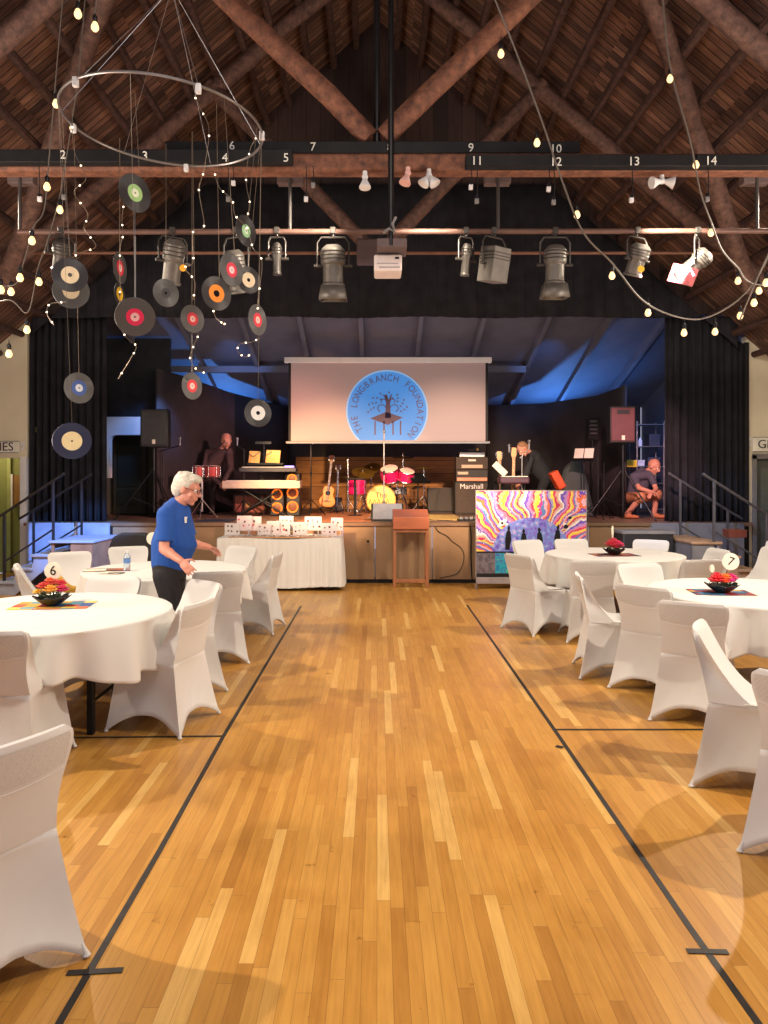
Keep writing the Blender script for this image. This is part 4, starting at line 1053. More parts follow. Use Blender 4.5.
# ---- keyboards
d = 12.9
t = thing('keyboard_stand', 'black X-shaped stand under the two keyboards', 'stand', (X(262, d), d, ZS))
for sg in (-1, 1):
    for yy in (0, .32):
        b = MB(); b.cyl((X(262, d)-sg*.42, d+yy, ZS+.02), (X(262, d)+sg*.30, d+yy, Z(490, d)-.01), .02); b.build('crossed_leg', M_blackm, t, True)
    b = MB(); b.cyl((X(262, d)-sg*.42, d-.05, ZS+.02), (X(262, d)-sg*.42, d+.37, ZS+.02), .018); b.build('foot_bar', M_blackm, t, True)
    b = MB(); b.cyl((X(278, d)+sg*.1, d+.15, Z(488, d)), (X(270, d)+sg*.25, d+.25, Z(473, d)-.01), .015); b.build('upper_arm', M_blackm, t, True)
def keyboard(px0, px1, py, d, dep, th, label, mbody, glow=False, tilt=0):
    x0, x1 = X(px0, d), X(px1, d); z = Z(py, d)
    t = thing('keyboard', label, 'keyboard', ((x0+x1)/2, d, z), 0)
    R = Matrix.Rotation(tilt, 3, 'X')
    cx = (x0+x1)/2; w = x1-x0
    b = MB(); b.box((cx, d+dep/2, z+th/2), (w, dep, th), R); b.build('body', mbody, t, True, bevel=.01)
    b = MB(); b.box((cx, d+.09, z+th+.004), (w*.9, .15, .012), R); k = b.build('white_keys', mat('ivory_keys', rgb(232, 226, 214), .3), t, True)
    n = int(w*.9/.034)
    b = MB()
    for i in range(n):
        if i % 7 in (2, 6): continue
        b.box((cx-w*.45+(i+1)*w*.9/n, d+.12, z+th+.014), (.011, .09, .012), R)
    o = b.build('black_keys', M_black, k, True); o['kind'] = 'stuff'
    b = MB()
    b.box((cx, d+dep-.07, z+th+.006), (w*.5, .07, .01), R); b.build('control_panel', M_grey, t, True)
    if glow:
        b = MB(); b.box((x1-.12, d+.04, z+th+.015), (.16, .10, .03), R); b.build('lit_end', mat('lit_end_glow', (.3, .3, .9), .4, emit=rgb(150, 120, 255), es=1.6), t, True)  # glowing block stands in for coloured light on the keyboard's right end
    return t
keyboard(222, 300, 488.5, 12.75, .34, .13, 'cream stage piano on the lower tier of the keyboard stand', mat('piano_cream', rgb(206, 184, 164), .45, var=.1))
keyboard(239, 296, 472, 12.95, .30, .08, 'dark synthesizer with violet lit display on the upper tier', mat('synth_dark', rgb(54, 48, 58), .4), True)
# sheet music holder above
d = 13.2; x = X(264, d); t = thing('sheet_music_rack', 'rack holding two open sheets of music above the synthesizer', 'music rack', (x, d, Z(471, d)))
b = MB(); b.cyl((x, d, Z(472, d)), (x, d, Z(444, d)), .01); b.b2((X(255, d), d+.015, Z(444, d)), (X(271, d), d+.03, Z(441.5, d))); b.build('pole', M_blackm, t, True)
R = Matrix.Rotation(-.25, 3, 'X')
for a, c, y0, y1 in ((249, 260, 463, 451), (266, 280, 463, 450)):
    b = MB(); b.box(((X(a, d)+X(c, d))/2, d, (Z(y0, d)+Z(y1, d))/2), (X(c, d)-X(a, d), .006, Z(y1, d)-Z(y0, d)), R @ Matrix.Rotation(.05, 3, 'Y')); b.build('sheet', mat('warm_sheet', rgb(244, 190, 110), .7), t, True)
b = MB(); b.tube([(X(248, d), d-.05, Z(453, d)), (X(254, d), d-.07, Z(457, d)), (X(260, d), d-.05, Z(452, d)), (X(266, d), d-.07, Z(456, d)), (X(272, d), d-.03, Z(452, d))], .006); b.build('clip_arm', M_blackm, t, True)
b = MB(); b.b2((X(247, d), d, Z(464.5, d)), (X(283, d), d+.02, Z(463, d))); b.build('ledge', M_blackm, t, True)
tripod_mic(244, 13.0, 1.18, 'small boom microphone over the synthesizer', boom=(-.10, -.1, .06))
# red cabinet behind X stand
d = 13.6; t = thing('keyboard_amplifier', 'reddish amplifier cabinet seen between the crossed stand legs', 'amplifier', (X(249, d), d, ZS))
b = MB(); b.b2((X(233, d), d, ZS), (X(266, d), d+.3, Z(494, d))); b.build('cabinet', mat('amp_redbrown', rgb(70, 36, 30), .6), t, True, bevel=.015)
b = MB(); b.b2((X(235, d), d-.012, ZS+.04), (X(264, d), d+.01, Z(496, d))); b.build('grille', mat('amp_salmon', rgb(164, 92, 76), .75, var=.15, scale=40), t, True, bevel=.01)
b = MB(); b.lathe([(0, .004), (.03, .010), (.045, 0)], (X(248, d), d-.014, Z(505, d)), 16, Matrix.Rotation(PI/2, 3, 'X')); b.build('speaker_cap', M_gold, t, True)
# ring lit party speakers
d = 13.1
def ring_speaker(px0, px1, py0, py1, rings, label):
    t = thing('party_speaker', label, 'loudspeaker', (X((px0+px1)/2, d), d, ZS))
    b = MB(); b.b2((X(px0, d), d, ZS), (X(px1, d), d+.3, Z(py0, d))); b.build('cabinet', mcab, t, True, bevel=.02)
    for px, py, r in rings:
        c = V((X(px, d), d-.006, Z(py, d)))
        b = MB(); b.tube([(c.x+r*math.cos(a*PI/14), c.y, c.z+r*math.sin(a*PI/14)) for a in range(28)], .014, 8, close=True); o = b.build('glow_ring', M_orange, t, True)
        b = MB(); b.lathe([(0, .0), (r*.35, .006), (r*.8, -.006)], c, 20, Matrix.Rotation(PI/2, 3, 'X')); b.build('speaker_cone', mat('cone_amber', rgb(120, 64, 26), .5), o, True)
ring_speaker(270, 284, 487, 514, [(277, 494.5, .085), (277, 508, .085)], 'short black party speaker with two glowing orange rings')
ring_speaker(286, 300, 473, 514, [(292, 479, .075), (292.5, 493, .09), (292.5, 507, .09)], 'tall black party speaker with three glowing orange rings')
# ---- guitars
def guitar(c, L, label, body, acoustic=True, lean=.12, side=.08, rz=0, neck=M_wood, stand=True, holder='guitar_stand', slabel=''):
    t = thing('acoustic_guitar' if acoustic else 'electric_guitar', label, 'guitar', c, rz)
    t.rotation_euler = (-lean, side, rz)
    k = L
    if acoustic: out = [(0, 0), (.10, .01), (.165, .06), (.185, .13), (.165, .20), (.125, .25), (.115, .29), (.135, .35), (.130, .41), (.09, .46), (.03, .475)]
    else: out = [(0, 0), (.09, .01), (.15, .06), (.16, .13), (.12, .20), (.105, .25), (.12, .32), (.10, .37), (.06, .33), (.03, .30)]
    o2 = [(x*k, z*k) for x, z in out]; o2 = o2+[(-x, z) for x, z in o2[::-1] if x > 0]
    b = MB(); th = .09*k if acoustic else .045*k
    b.prism(o2, (0, 0, 0), (1, 0, 0), (0, 0, 1), (0, th, 0)); bo = b.build('body', body, t, bevel=.012)
    b = MB(); b.lathe([(0, .0), (.055*k, 0)], (0, -.003, .31*k), 20, Matrix.Rotation(PI/2, 3, 'X')); b.build('sound_hole', M_black, bo)
    b = MB(); b.box((0, -.006, .13*k), (.16*k, .012, .025)); b.build('bridge', M_wood, bo)
    b = MB(); b.box((0, -.008, .68*k), (.050*k, .022, .62*k)); b.build('neck', neck, t)
    b = MB(); b.prism([(-.03*k, .98*k), (.03*k, .98*k), (.045*k, 1.03*k), (.038*k, 1.16*k), (-.038*k, 1.16*k), (-.045*k, 1.03*k)], (0, -.012, 0), (1, 0, 0), (0, 0, 1), (0, .02, 0)); h = b.build('headstock', neck, t)
    for s in (-1, 1):
        for z in (1.05, 1.09, 1.13):
            b = MB(); b.box((s*.052*k, 0, z*k), (.025, .012, .016)); b.build('tuning_peg', M_chrome, h)
    b = MB()
    for i in range(6): b.cyl(((i-2.5)*.006, -.021, .13*k), ((i-2.5)*.006, -.021, 1.0*k), .0012, n=4)
    o = b.build('strings', M_chrome, t); o['kind'] = 'stuff'
    return t
M_sun = mat('sunburst', rgb(226, 128, 30), .25, var=.35, scale=4, coat=.5)
d = 13.9; guitar(V((X(326.5, d), d, Z(507, d))), .85, 'orange sunburst acoustic guitar leaning on its stand', M_sun, side=.10)
t = thing('guitar_stand', 'small black stand holding the sunburst guitar', 'stand', (X(330, d), d, ZS))
for a in (-.18, .18): b = MB(); b.tube([(X(328, d)+a, d-.08, ZS+.012), (X(330, d), d+.14, ZS+.35)], .01); b.build('leg', M_blackm, t, True)
b = MB(); b.tube([(X(330, d), d+.16, ZS+.012), (X(330, d), d+.14, ZS+.62)], .01); b.build('rear_leg', M_blackm, t, True)
b = MB(); b.tube([(X(327, d)-.12, d-.10, ZS+.12), (X(327, d)+.12, d-.10, ZS+.12)], .012); b.build('cradle', M_blackm, t, True)
d = 14.4; guitar(V((X(337, d), d, ZS+.02)), .80, 'dark guitar standing just behind the sunburst one', mat('dark_guitar', rgb(60, 34, 26), .3), acoustic=False, side=.02, neck=mat('neck_dark', rgb(90, 48, 30), .4))
d = 12.9
M_neckp = mat('maple_neck', rgb(208, 150, 96), .4, var=.1)
guitar(V((X(501.5, d), d, ZS+.085)), .92, 'electric guitar with pale neck, left one on the rack by the keyboard', mat('guitar_cream', rgb(190, 150, 110), .3), acoustic=False, side=-.02, neck=M_neckp)
guitar(V((X(509.5, d), d-.25, ZS+.085)), .97, 'electric guitar with pale orange neck, right one on the rack', mat('guitar_amber', rgb(200, 120, 50), .3), acoustic=False, side=.05, neck=M_neckp)
t = thing('guitar_rack', 'black rack holding the two electric guitars', 'rack', (X(505, d), d, ZS))
for yy in (-.32, .12):
    b = MB(); b.cyl((X(496, d), d+yy, ZS+.06), (X(515, d), d+yy, ZS+.06), .012); b.build('floor_bar', M_blackm, t, True)
for px in (496, 515): b = MB(); b.tube([(X(px, d), d-.34, ZS+.012), (X(px, d), d+.16, ZS+.012), (X(px, d), d+.14, ZS+.62)], .012); b.build('side_frame', M_blackm, t, True)
b = MB(); b.cyl((X(496, d), d+.14, ZS+.6), (X(515, d), d+.14, ZS+.6), .016); b.build('top_bar', M_blackm, t, True)
# ---- hi-hat stand with drink plate, left of drums
d = 13.6; x = X(348, d); t = thing('hi_hat_stand', 'chrome hi-hat stand with a flat cymbal left of the drum kit', 'drum hardware', (x, d, ZS))
b = MB(); b.cyl((x, d, ZS+.05), (x, d, Z(458, d)), .013); b.build('pole', M_chrome, t, True)
b = MB(); b.lathe([(0, .02), (.03, .02), (.05, .008), (.15, 0), (.05, .004), (0, .012)], (x-.03, d, Z(477.5, d)), 28); b.build('cymbal', M_brass, t, True)
b = MB(); b.lathe([(0, .02), (.02, .015), (.06, 0), (0, .004)], (x, d, Z(459, d)), 20); b.build('top_cup', M_chrome, t, True)
for k in range(3):
    a = 2*PI*k/3; b = MB(); b.cyl((x, d, ZS+.28), (x+.2*math.cos(a), d+.2*math.sin(a), ZS+.012), .01); b.build('leg', M_chrome, t, True)
t = thing('side_table', 'small black-topped table on one post beside the hi-hat stand', 'table', (X(355, 13.2), 13.2, ZS)); x = X(355, 13.2)
b = MB(); b.b2((x-.16, 13.08, Z(479.5, 13.2)), (x+.16, 13.34, Z(478, 13.2))); b.build('top', M_black, t, True, bevel=.005)
b = MB(); b.cyl((x, 13.2, ZS), (x, 13.2, Z(479.5, 13.2)), .022); b.cyl((x, 13.2, ZS), (x, 13.2, ZS+.02), .14, n=20); b.build('post', M_blackm, t, True)
# ---- drum kit (one thing per drum / stand)
def drum(px, py, d, r, hgt, label, shell, head, axis='Z', tilt=0, yaw=0, name='tom_drum', legs=False):
    c = P(px, py, d); t = thing(name, label, 'drum', (c.x, c.y, ZS if legs else c.z-hgt/2))
    R = Matrix.Rotation(yaw, 3, 'Z') @ Matrix.Rotation(tilt, 3, 'X')
    b = MB(); b.lathe([(r, -hgt/2), (r, hgt/2)], c, 36, R, False); b.build('shell', shell, t, True)
    for s in (-1, 1):
        b = MB(); b.lathe([(0, s*hgt/2), (r-.01, s*hgt/2), (r-.002, s*(hgt/2-.004))], c, 36, R, False); b.build('head', head, t, True)
        b = MB(); b.tube([c+R @ V(((r+.006)*math.cos(a*PI/18), (r+.006)*math.sin(a*PI/18), s*(hgt/2-.008))) for a in range(36)], .010, 6, close=True); b.build('hoop', M_chrome if name != 'bass_drum' else mat('hoop_gold', rgb(190, 140, 70), .35), t, True)
    for k in range(6):
        a = k*PI/3+.4; b = MB(); b.box(c+R @ V(((r+.012)*math.cos(a), (r+.012)*math.sin(a), 0)), (.02, .02, .05), R @ Matrix.Rotation(a, 3, 'Z')); b.cyl(c+R @ V(((r+.014)*math.cos(a), (r+.014)*math.sin(a), -hgt/2+.01)), c+R @ V(((r+.014)*math.cos(a), (r+.014)*math.sin(a), hgt/2-.01)), .005, n=6); b.build('lug', M_chrome, t, True)
    if legs:
        for k in range(3):
            a = 2*PI*k/3+.5; b = MB(); b.cyl((c.x+(r+.02)*math.cos(a), c.y+(r+.02)*math.sin(a), ZS+.01), (c.x+(r+.02)*math.cos(a), c.y+(r+.02)*math.sin(a), c.z), .008); b.build('leg', M_chrome, t, True)
    return t
db = 13.9
t = drum(381, 499.6, db, .262, .36, 'bass drum with cream front head facing the hall', M_magenta, M_gold, tilt=PI/2, name='bass_drum')
b = MB(); text_mesh(b, 'The', .14, TM((X(381, db), db-.19, Z(495, db))))
for k in range(5): b.tube([(X(369, db)+k*.08, db-.186, Z(503, db)), (X(369, db)+k*.08+.02, db-.186, Z(498.5, db)), (X(369, db)+k*.08+.05, db-.186, Z(503, db))], .006, 5)
b.build('head_script', mat('script_brown', rgb(110, 84, 60), .6), t, True)
for s in (-1, 1):
    b = MB(); b.cyl((X(381, db)+s*.28, db-.12, ZS+.22), (X(381, db)+s*.42, db-.3, ZS+.01), .012); b.build('spur_leg', M_chrome, t, True)
drum(357, 487, 14.2, .17, .30, 'magenta floor tom left of the bass drum', M_magenta, mskin, legs=True, name='floor_tom')
drum(390, 474, 14.1, .165, .24, 'magenta tom mounted above the bass drum, left one', M_magenta, mskin, tilt=.5, yaw=-.3)
drum(406.5, 475.5, 14.0, .14, .20, 'magenta tom above the bass drum, right one', M_magenta, mskin, tilt=.45, yaw=.35)
b = MB(); t = thing('tom_mount', 'chrome post carrying the two magenta toms', 'drum hardware', (X(397, 14.15), 14.2, Z(489, 14.1)))
b = MB(); b.cyl((X(397, 14.2), 14.2, Z(489, 14.2)), (X(397, 14.2), 14.2, Z(470, 14.2)), .014); b.cyl((X(392, 14.2), 14.2, Z(474, 14.2)), (X(403, 14.2), 14.2, Z(474, 14.2)), .012); b.build('post', M_chrome, t, True)
def cymbal(px, pyt, d, r, tilt, yaw, label, h_extra=.04, m=M_brass):
    c = P(px, pyt, d); t = thing('cymbal_stand', label, 'cymbal', (c.x, c.y, ZS))
    R = Matrix.Rotation(yaw, 3, 'Z') @ Matrix.Rotation(tilt, 3, 'X')
    b = MB(); b.lathe([(0, .035), (.02, .033), (.045, .018), (r*.6, .008), (r, 0), (r*.6, .004), (.03, .012), (0, .02)], c, 40, R); b.build('cymbal', m, t, True)
    b = MB(); b.cyl((c.x, c.y, ZS+.08), c+V((0, 0, h_extra)), .011); b.build('pole', M_chrome, t, True)
    b = MB(); b.ball(c+V((0, 0, h_extra+.01)), .018, 8); b.build('wing_nut', M_chrome, t, True)
    for k in range(3):
        a = 2*PI*k/3+.9; b = MB(); b.cyl((c.x, c.y, ZS+.34), (c.x+.25*math.cos(a), c.y+.25*math.sin(a), ZS+.012), .010); b.build('leg', M_chrome, t, True)
cymbal(363, 473, 14.3, .22, .5, .3, 'tilted brass cymbal above the floor tom')
cymbal(371, 469, 14.9, .20, .7, -.5, 'brass cymbal standing higher behind the left drums')
cymbal(403, 457.5, 14.4, .21, .12, 0, 'highest brass cymbal behind the right tom', .06)
cymbal(424, 468, 14.5, .19, .1, 0, 'thin flat brass cymbal right of the toms', .03)
t = drum(398, 491, 14.6, .17, .14, 'small steel snare drum behind the bass drum', M_steel, mskin, legs=True, name='snare_drum')
# ---- wedge monitors
def wedge(px0, px1, py0, py1, d, label, mf, ms):
    x0, x1 = X(px0, d), X(px1, d); z0 = Z(py1, d); h = Z(py0, d)-z0
    z0 = ZS; t = thing('monitor_wedge', label, 'stage monitor', ((x0+x1)/2, d, ZS))
    b = MB(); b.prism([(0, 0), (.42, 0), (.36, h), (.20, h)], (x0, d, z0), (0, 1, 0), (0, 0, 1), (x1-x0, 0, 0)); b.build('cabinet', ms, t, True, bevel=.012)
    n = V((0, -h, .20)).normalized(); 
    b = MB(); a = .012
    b.add([(x0+.03, .012*-1+d+.01, z0+.03), (x1-.03, d-.002, z0+.03), (x1-.03, d+.19, z0+h-.01), (x0+.03, d+.19, z0+h-.01),
           (x0+.03, d-.016, z0+.045), (x1-.03, d-.016, z0+.045), (x1-.03, d+.174, z0+h+.004), (x0+.03, d+.174, z0+h+.004)], [(0, 1, 2, 3), (4, 7, 6, 5), (0, 4, 5, 1), (1, 5, 6, 2), (2, 6, 7, 3), (3, 7, 4, 0)])
    b.build('grille', mf, t, True)
    for sx in (x0-.004, x1+.004):
        b = MB(); b.box((sx, d+.27, z0+h*.5), (.01, .1, .05)); b.build('side_handle', M_blackm, t, True)
    b = MB(); b.box(((x0+x1)/2, d+.07, z0+h*.45), (.05, .012, .025), Matrix.Rotation(-.6, 3, 'X')); b.build('badge', M_steel, t, True)
wedge(371, 404, 503.5, 521, 11.55, 'grey floor monitor behind the lectern, facing the drums', mat('wedge_grey', rgb(104, 110, 124), .5), mcab)
wedge(428, 455, 484, 509, 14.2, 'dark floor monitor right of the drum kit before the stacked amplifiers', mat('wedge_dark', rgb(44, 34, 30), .6), mcab)
# ---- amplifiers
def amp(px0, px1, py0, py1, d, dep, label, body, panels, name='amplifier', base=None, text=None):
    x0, x1 = X(px0, d), X(px1, d); z0 = Z(py1, d) if base is None else base; z1 = Z(py0, d)
    t = thing(name, label, 'amplifier', ((x0+x1)/2, d, z0))
    b = MB(); b.b2((x0, d, z0), (x1, d+dep, z1)); b.build('cabinet', body, t, True, bevel=.012)
    for nm, u0, v0, u1, v1, m in panels:
        b = MB(); b.b2((x0+(x1-x0)*u0, d-.010, z0+(z1-z0)*v0), (x0+(x1-x0)*u1, d+.004, z0+(z1-z0)*v1)); b.build(nm, m, t, True, bevel=.003)
    if text:
        b = MB(); M = TM(((x0+x1)/2, d-.014, z0+(z1-z0)*text[1])) @ Matrix.Shear('XZ', 4, (0, 0)) ; text_mesh(b, text[0], text[2], M, .003); b.build('name_script', mat('script_white', rgb(236, 226, 222), .5), t, True, smooth=False)
    for i in range(0):
        pass
    return t, x0, x1, z0, z1
ma = mat('amp_black', rgb(42, 36, 34), .6); mg = mat('amp_grille', rgb(74, 60, 52), .8, var=.15, scale=50); mc = mat('amp_copper', rgb(214, 130, 100), .4, .3); mcr = mat('amp_panel', rgb(204, 168, 140), .5)
d = 13.7
amp(455, 488, 482, 512, d, .36, 'big black guitar speaker cabinet with white script name at the bottom of the stack', ma, [('grille', .04, .05, .96, .93, mg)], 'guitar_cabinet', ZS, ('Marshall', .86, .13))
zc = Z(482, d)
t, x0, x1, z0, z1 = amp(456, 488, 469.5, 481.8, d, .28, 'amplifier head with a wide copper strip in the middle of the stack', ma, [('control_strip', .03, .08, .97, .36, mc), ('upper_panel', .05, .60, .38, .82, mcr)], 'amplifier_head', zc)
t, x0, x1, z0, z1b = amp(456, 488, 457, 469.2, d, .28, 'amplifier head with a small white badge, second from the top of the stack', mg, [('badge', .38, .66, .62, .82, M_paper), ('control_strip', .17, .12, .83, .38, mcr)], 'amplifier_head', z1)
amp(459, 485, 452, 456.8, d, .25, 'low silver rack unit on top of the amplifier stack', ma, [('face', .02, .05, .98, .9, mat('rack_silver', rgb(196, 190, 188), .35, .5))], 'rack_unit', z1b)
t = thing('effects_box', 'small dark gadget on the topmost rack unit', 'gadget', (X(477, d), d+.1, Z(452, d)))
b = MB(); b.box((X(475, d), d+.1, Z(452, d)+.035), (.24, .12, .06)); b.build('body', ma, t, True, bevel=.008)
b = MB(); b.ball((X(478, d), d+.03, Z(450, d)+.01), .025, 10); b.build('knob', M_gold, t, True)
# ---- purple keyboard on a stand, right
d = 12.2; x0, x1 = X(500, d), X(530, d); z = Z(484, d)
t = thing('keyboard', 'purple-tinted keyboard seen end-on above the painting', 'keyboard', ((x0+x1)/2, d, z))
b = MB(); b.b2((x0, d, z), (x1, d+.3, z+.12)); b.build('body', mat('purple_case', rgb(74, 46, 62), .5), t, True, bevel=.03)
b = MB(); b.b2((x0+.03, d+.02, z+.118), (x1-.03, d+.16, z+.13)); b.build('white_keys', M_paper, t, True)
t = thing('keyboard_stand', 'single-column stand under the purple keyboard', 'stand', ((x0+x1)/2, d, ZS))
for s in (x0+.05, x1-.06):
    b = MB(); b.cyl((s, d+.15, ZS), (s, d+.15, z-.002), .016); b.b2((s-.015, d-.06, ZS), (s+.015, d+.36, ZS+.02)); b.build('leg', M_blackm, t, True)
b = MB(); b.cyl((x0+.05, d+.15, ZS+.3), (x1-.06, d+.15, ZS+.3), .012); b.build('crossbar', M_blackm, t, True)
t = thing('sheet_music', 'white sheet of music tilted left of the pale guitar necks', 'sheet music', P(500, 476, 12.5))
b = MB(); c = P(500, 469, 12.5); R = Matrix.Rotation(.78, 3, 'Y') @ Matrix.Rotation(-.3, 3, 'X'); b.box(c, (.27, .006, .12), R); b.build('sheet', M_paper, t, True)
b = MB(); b.box(c+V((0, .012, -.01)), (.29, .01, .14), R); b.build('backing', M_black, t, True)
b = MB(); b.cyl(c+V((0, .02, 0)), (c.x+.05, c.y+.02, z+.02), .008); b.build('holder_arm', M_blackm, t, True)
tripod_mic(515, 12.85, 1.02, 'purple-lit boom microphone cluster behind the keyboard', boom=(-.10, 0, .10), fold=.16)
# draped cover + orange chair
d = 13.0; t = thing('draped_keyboard', 'grey cloth cover draped over equipment between the bending man and the tripods', 'covered equipment', (X(572, d), d, ZS))
b = MB()
def cf(u, v):
    a = u*2*PI; e = v; x = X(572, d)+(.10+.20*e+.02*math.sin(5*a)*e)*math.cos(a)*1.15+.05*e; y = d+(.06+.14*e+.015*math.sin(7*a)*e)*math.sin(a)
    return V((x, y, Z(462, d)+.12*math.cos(a)*(1-e)*.8-(Z(462, d)-ZS-.03)*e**1.4+.02*math.sin(3*a)))
b.grid(cf, 60, 14, cu=True); b.add([cf(i/60, 0) for i in range(60)], [tuple(range(60))]); b.build('cover', mat('grey_cover', rgb(70, 76, 74), .85, var=.15, scale=5), t, True, ang=80)
b = MB(); b.cyl((X(572, d), d, ZS), (X(572, d), d, Z(464, d)), .02); b.build('post', M_blackm, t, True)
d = 12.6; t = thing('orange_chair', 'orange-backed chair partly hidden above the painting', 'chair', (X(557, d), d, ZS))
R = Matrix.Rotation(-.5, 3, 'Y'); mo = mat('chair_orange', rgb(206, 76, 38), .6)
b = MB(); b.box((X(557, d), d, Z(480, d)), (.14, .26, .32), R); b.build('backrest', mo, t, True, bevel=.02)
b = MB(); b.box((X(562, d), d, Z(492, d)), (.36, .36, .05)); b.build('seat', mat('chair_ochre', rgb(170, 120, 50), .6), t, True, bevel=.015)
for sx in (-.14, .14):
    for sy in (-.14, .14): b = MB(); b.cyl((X(562, d)+sx, d+sy, ZS), (X(562, d)+sx, d+sy, Z(493, d)), .013); b.build('leg', M_blackm, t, True)
# dark upright thing behind: louvred lamp head
d = 13.4; t = thing('vertical_lamp', 'dim dark upright fixture with pale bars against the right masking wall', 'fixture', (X(593, d), d, ZS))
b = MB(); b.b2((X(588, d), d, Z(440, d)), (X(599, d), d+.1, Z(418, d))); b.build('housing', M_black, t, True, bevel=.01)
for k in range(4): b = MB(); b.b2((X(590, d), d-.01, Z(434-4*k, d)), (X(597, d), d, Z(432.6-4*k, d))); b.build('bar', mat('dim_bar', rgb(86, 80, 84), .5), t, True)
b = MB(); b.cyl((X(593, d), d+.05, ZS), (X(593, d), d+.05, Z(440, d)), .012); b.cyl((X(593, d), d+.05, ZS), (X(593, d), d+.05, ZS+.015), .13, n=20); b.build('pole', M_blackm, t, True)
# shelf unit in the right wing + its clutter
d = 13.6; t = thing('storage_rack', 'dark metal storage rack in the right wing behind the crouching man', 'rack', (X(652, d), d, ZS))
for px in (637, 664):
    for yy in (0, .4): b = MB(); b.cyl((X(px, d), d+yy, ZS), (X(px, d), d+yy, Z(421, d)), .014); b.build('post', M_steel, t, True)
for k, py in enumerate((424, 446, 466, 483, 498, 509)):
    b = MB(); b.b2((X(637, d), d, Z(py+.8, d)), (X(664, d), d+.4, Z(py, d))); b.build('shelf', M_steel, t, True)
for i, (px, py, w, h, col, nm, lb) in enumerate(((642, 466, .14, .11, (190, 200, 215), 'storage_box', 'pale box on the wing rack near its top'), (655, 466, .22, .16, (60, 66, 84), 'storage_box', 'dark box on the middle of the wing rack'), (643, 446, .07, .16, (190, 205, 220), 'storage_bottle', 'tall white bottle on the upper wing rack shelf'), (656, 446, .2, .22, (50, 56, 70), 'storage_box', 'dark box high on the wing rack'), (658, 498, .14, .2, (90, 96, 110), 'storage_box', 'grey box on the low wing rack shelf right of the crouching man'))):
    t = thing(nm, lb, 'box' if 'box' in nm else 'bottle', P(px, py, d+.12)); z = Z(py, d)+.0; x = X(px, d); m = mat('clutter%d' % i, rgb(*col), .5)
    b = MB()
    if 'box' in nm: b.b2((x-w/2, d+.06, z), (x+w/2, d+.3, z+h)); b.build('body', m, t, True, bevel=.006); b = MB(); b.b2((x-w/2-.005, d+.055, z+h-.03), (x+w/2+.005, d+.305, z+h)); b.build('lid', m, t, True)
    else: b.lathe([(0, 0), (w/2, 0), (w/2, h*.7), (w/5, h*.85), (w/5, h), (0, h)], (x, d+.15, z), 16); b.build('body', m, t, True)
d = 13.0; t = thing('yellow_folder', 'yellow paper folder hanging beside the right loudspeaker pole', 'folder', P(630, 467, d))
b = MB(); b.b2(P(624, 467, d), P(637, 460, d)+V((0, .02, 0))); b.build('cover', mat('folder_yellow', rgb(226, 190, 50), .6), t, True, bevel=.004)
b = MB(); b.cyl((X(630, d), d+.03, ZS), (X(630, d), d+.03, Z(461, d)), .01); b.build('stand_pole', M_blackm, t, True)
# rugs / cables on the deck
b = MB(); b.b2((X(418, 13), 11.9, ZS+.001), (X(462, 12.2), 13.4, ZS+.012)); tag(b.build('stage_rug', mat('rug_straw', rgb(198, 164, 96), .9, var=.3, scale=20), smooth=False), 'straw-coloured rug on the stage in front of the dark monitor', 'rug')
b = MB(); b.b2((X(300, 12), 11.6, ZS+.001), (X(385, 13), 14.6, ZS+.008)); tag(b.build('stage_rug', mat('rug_warm', rgb(160, 96, 60), .9, var=.35, scale=14), smooth=False), 'worn warm-toned rug under the drum kit and guitars', 'rug')
b = MB(); b.b2((X(198, 11.7), 11.45, ZS+.001), (X(238, 12.3), 12.2, ZS+.008)); tag(b.build('stage_rug', mat('rug_blue', rgb(40, 48, 66), .9, var=.4, scale=20), smooth=False), 'dark blue rug under the bongo stand', 'rug')
def cable(pts, label, r=.0045, m=M_black):
    b = MB(); b.tube(spline(pts, 8), r, 6); tag(b.build('cable', m), label, 'cable')
y = YS-.045
cable([P(px, py, y) for px, py in ((434, 524), (438, 531), (447, 536), (452, 541), (461, 548), (464, 556), (462, 566), (456, 574), (440, 578))], 'black cable hanging in a loop on the stage front right of the lectern')
cable([P(px, py, y) for px, py in ((470, 524), (471, 540), (471, 560), (472, 580))], 'black cable dropping straight beside the painting', .01)
cable([(X(365, 12)+.2*i, 11.8+.18*math.sin(i*1.7), ZS+.016) for i in range(8)], 'coiling cable along the stage edge behind the lectern')
cable([(X(195, 12)+.12*i, 11.6+.12*math.sin(i*2.1), ZS+.014) for i in range(7)], 'tangled cable on the blue rug')
t = thing('pedal_board', 'row of small effect pedals on the stage edge left of the painting', 'pedals', (X(467, 11.7), 11.75, ZS))
b = MB(); b.b2((X(458, 11.7), 11.6, ZS), (X(478, 11.7), 11.85, ZS+.03)); b.build('board', M_black, t, True)
for k in range(4): b = MB(); b.box((X(461+5*k, 11.7), 11.7, ZS+.05), (.06, .10, .04)); b.build('pedal', M_steel if k % 2 else M_grey, t, True, bevel=.006)
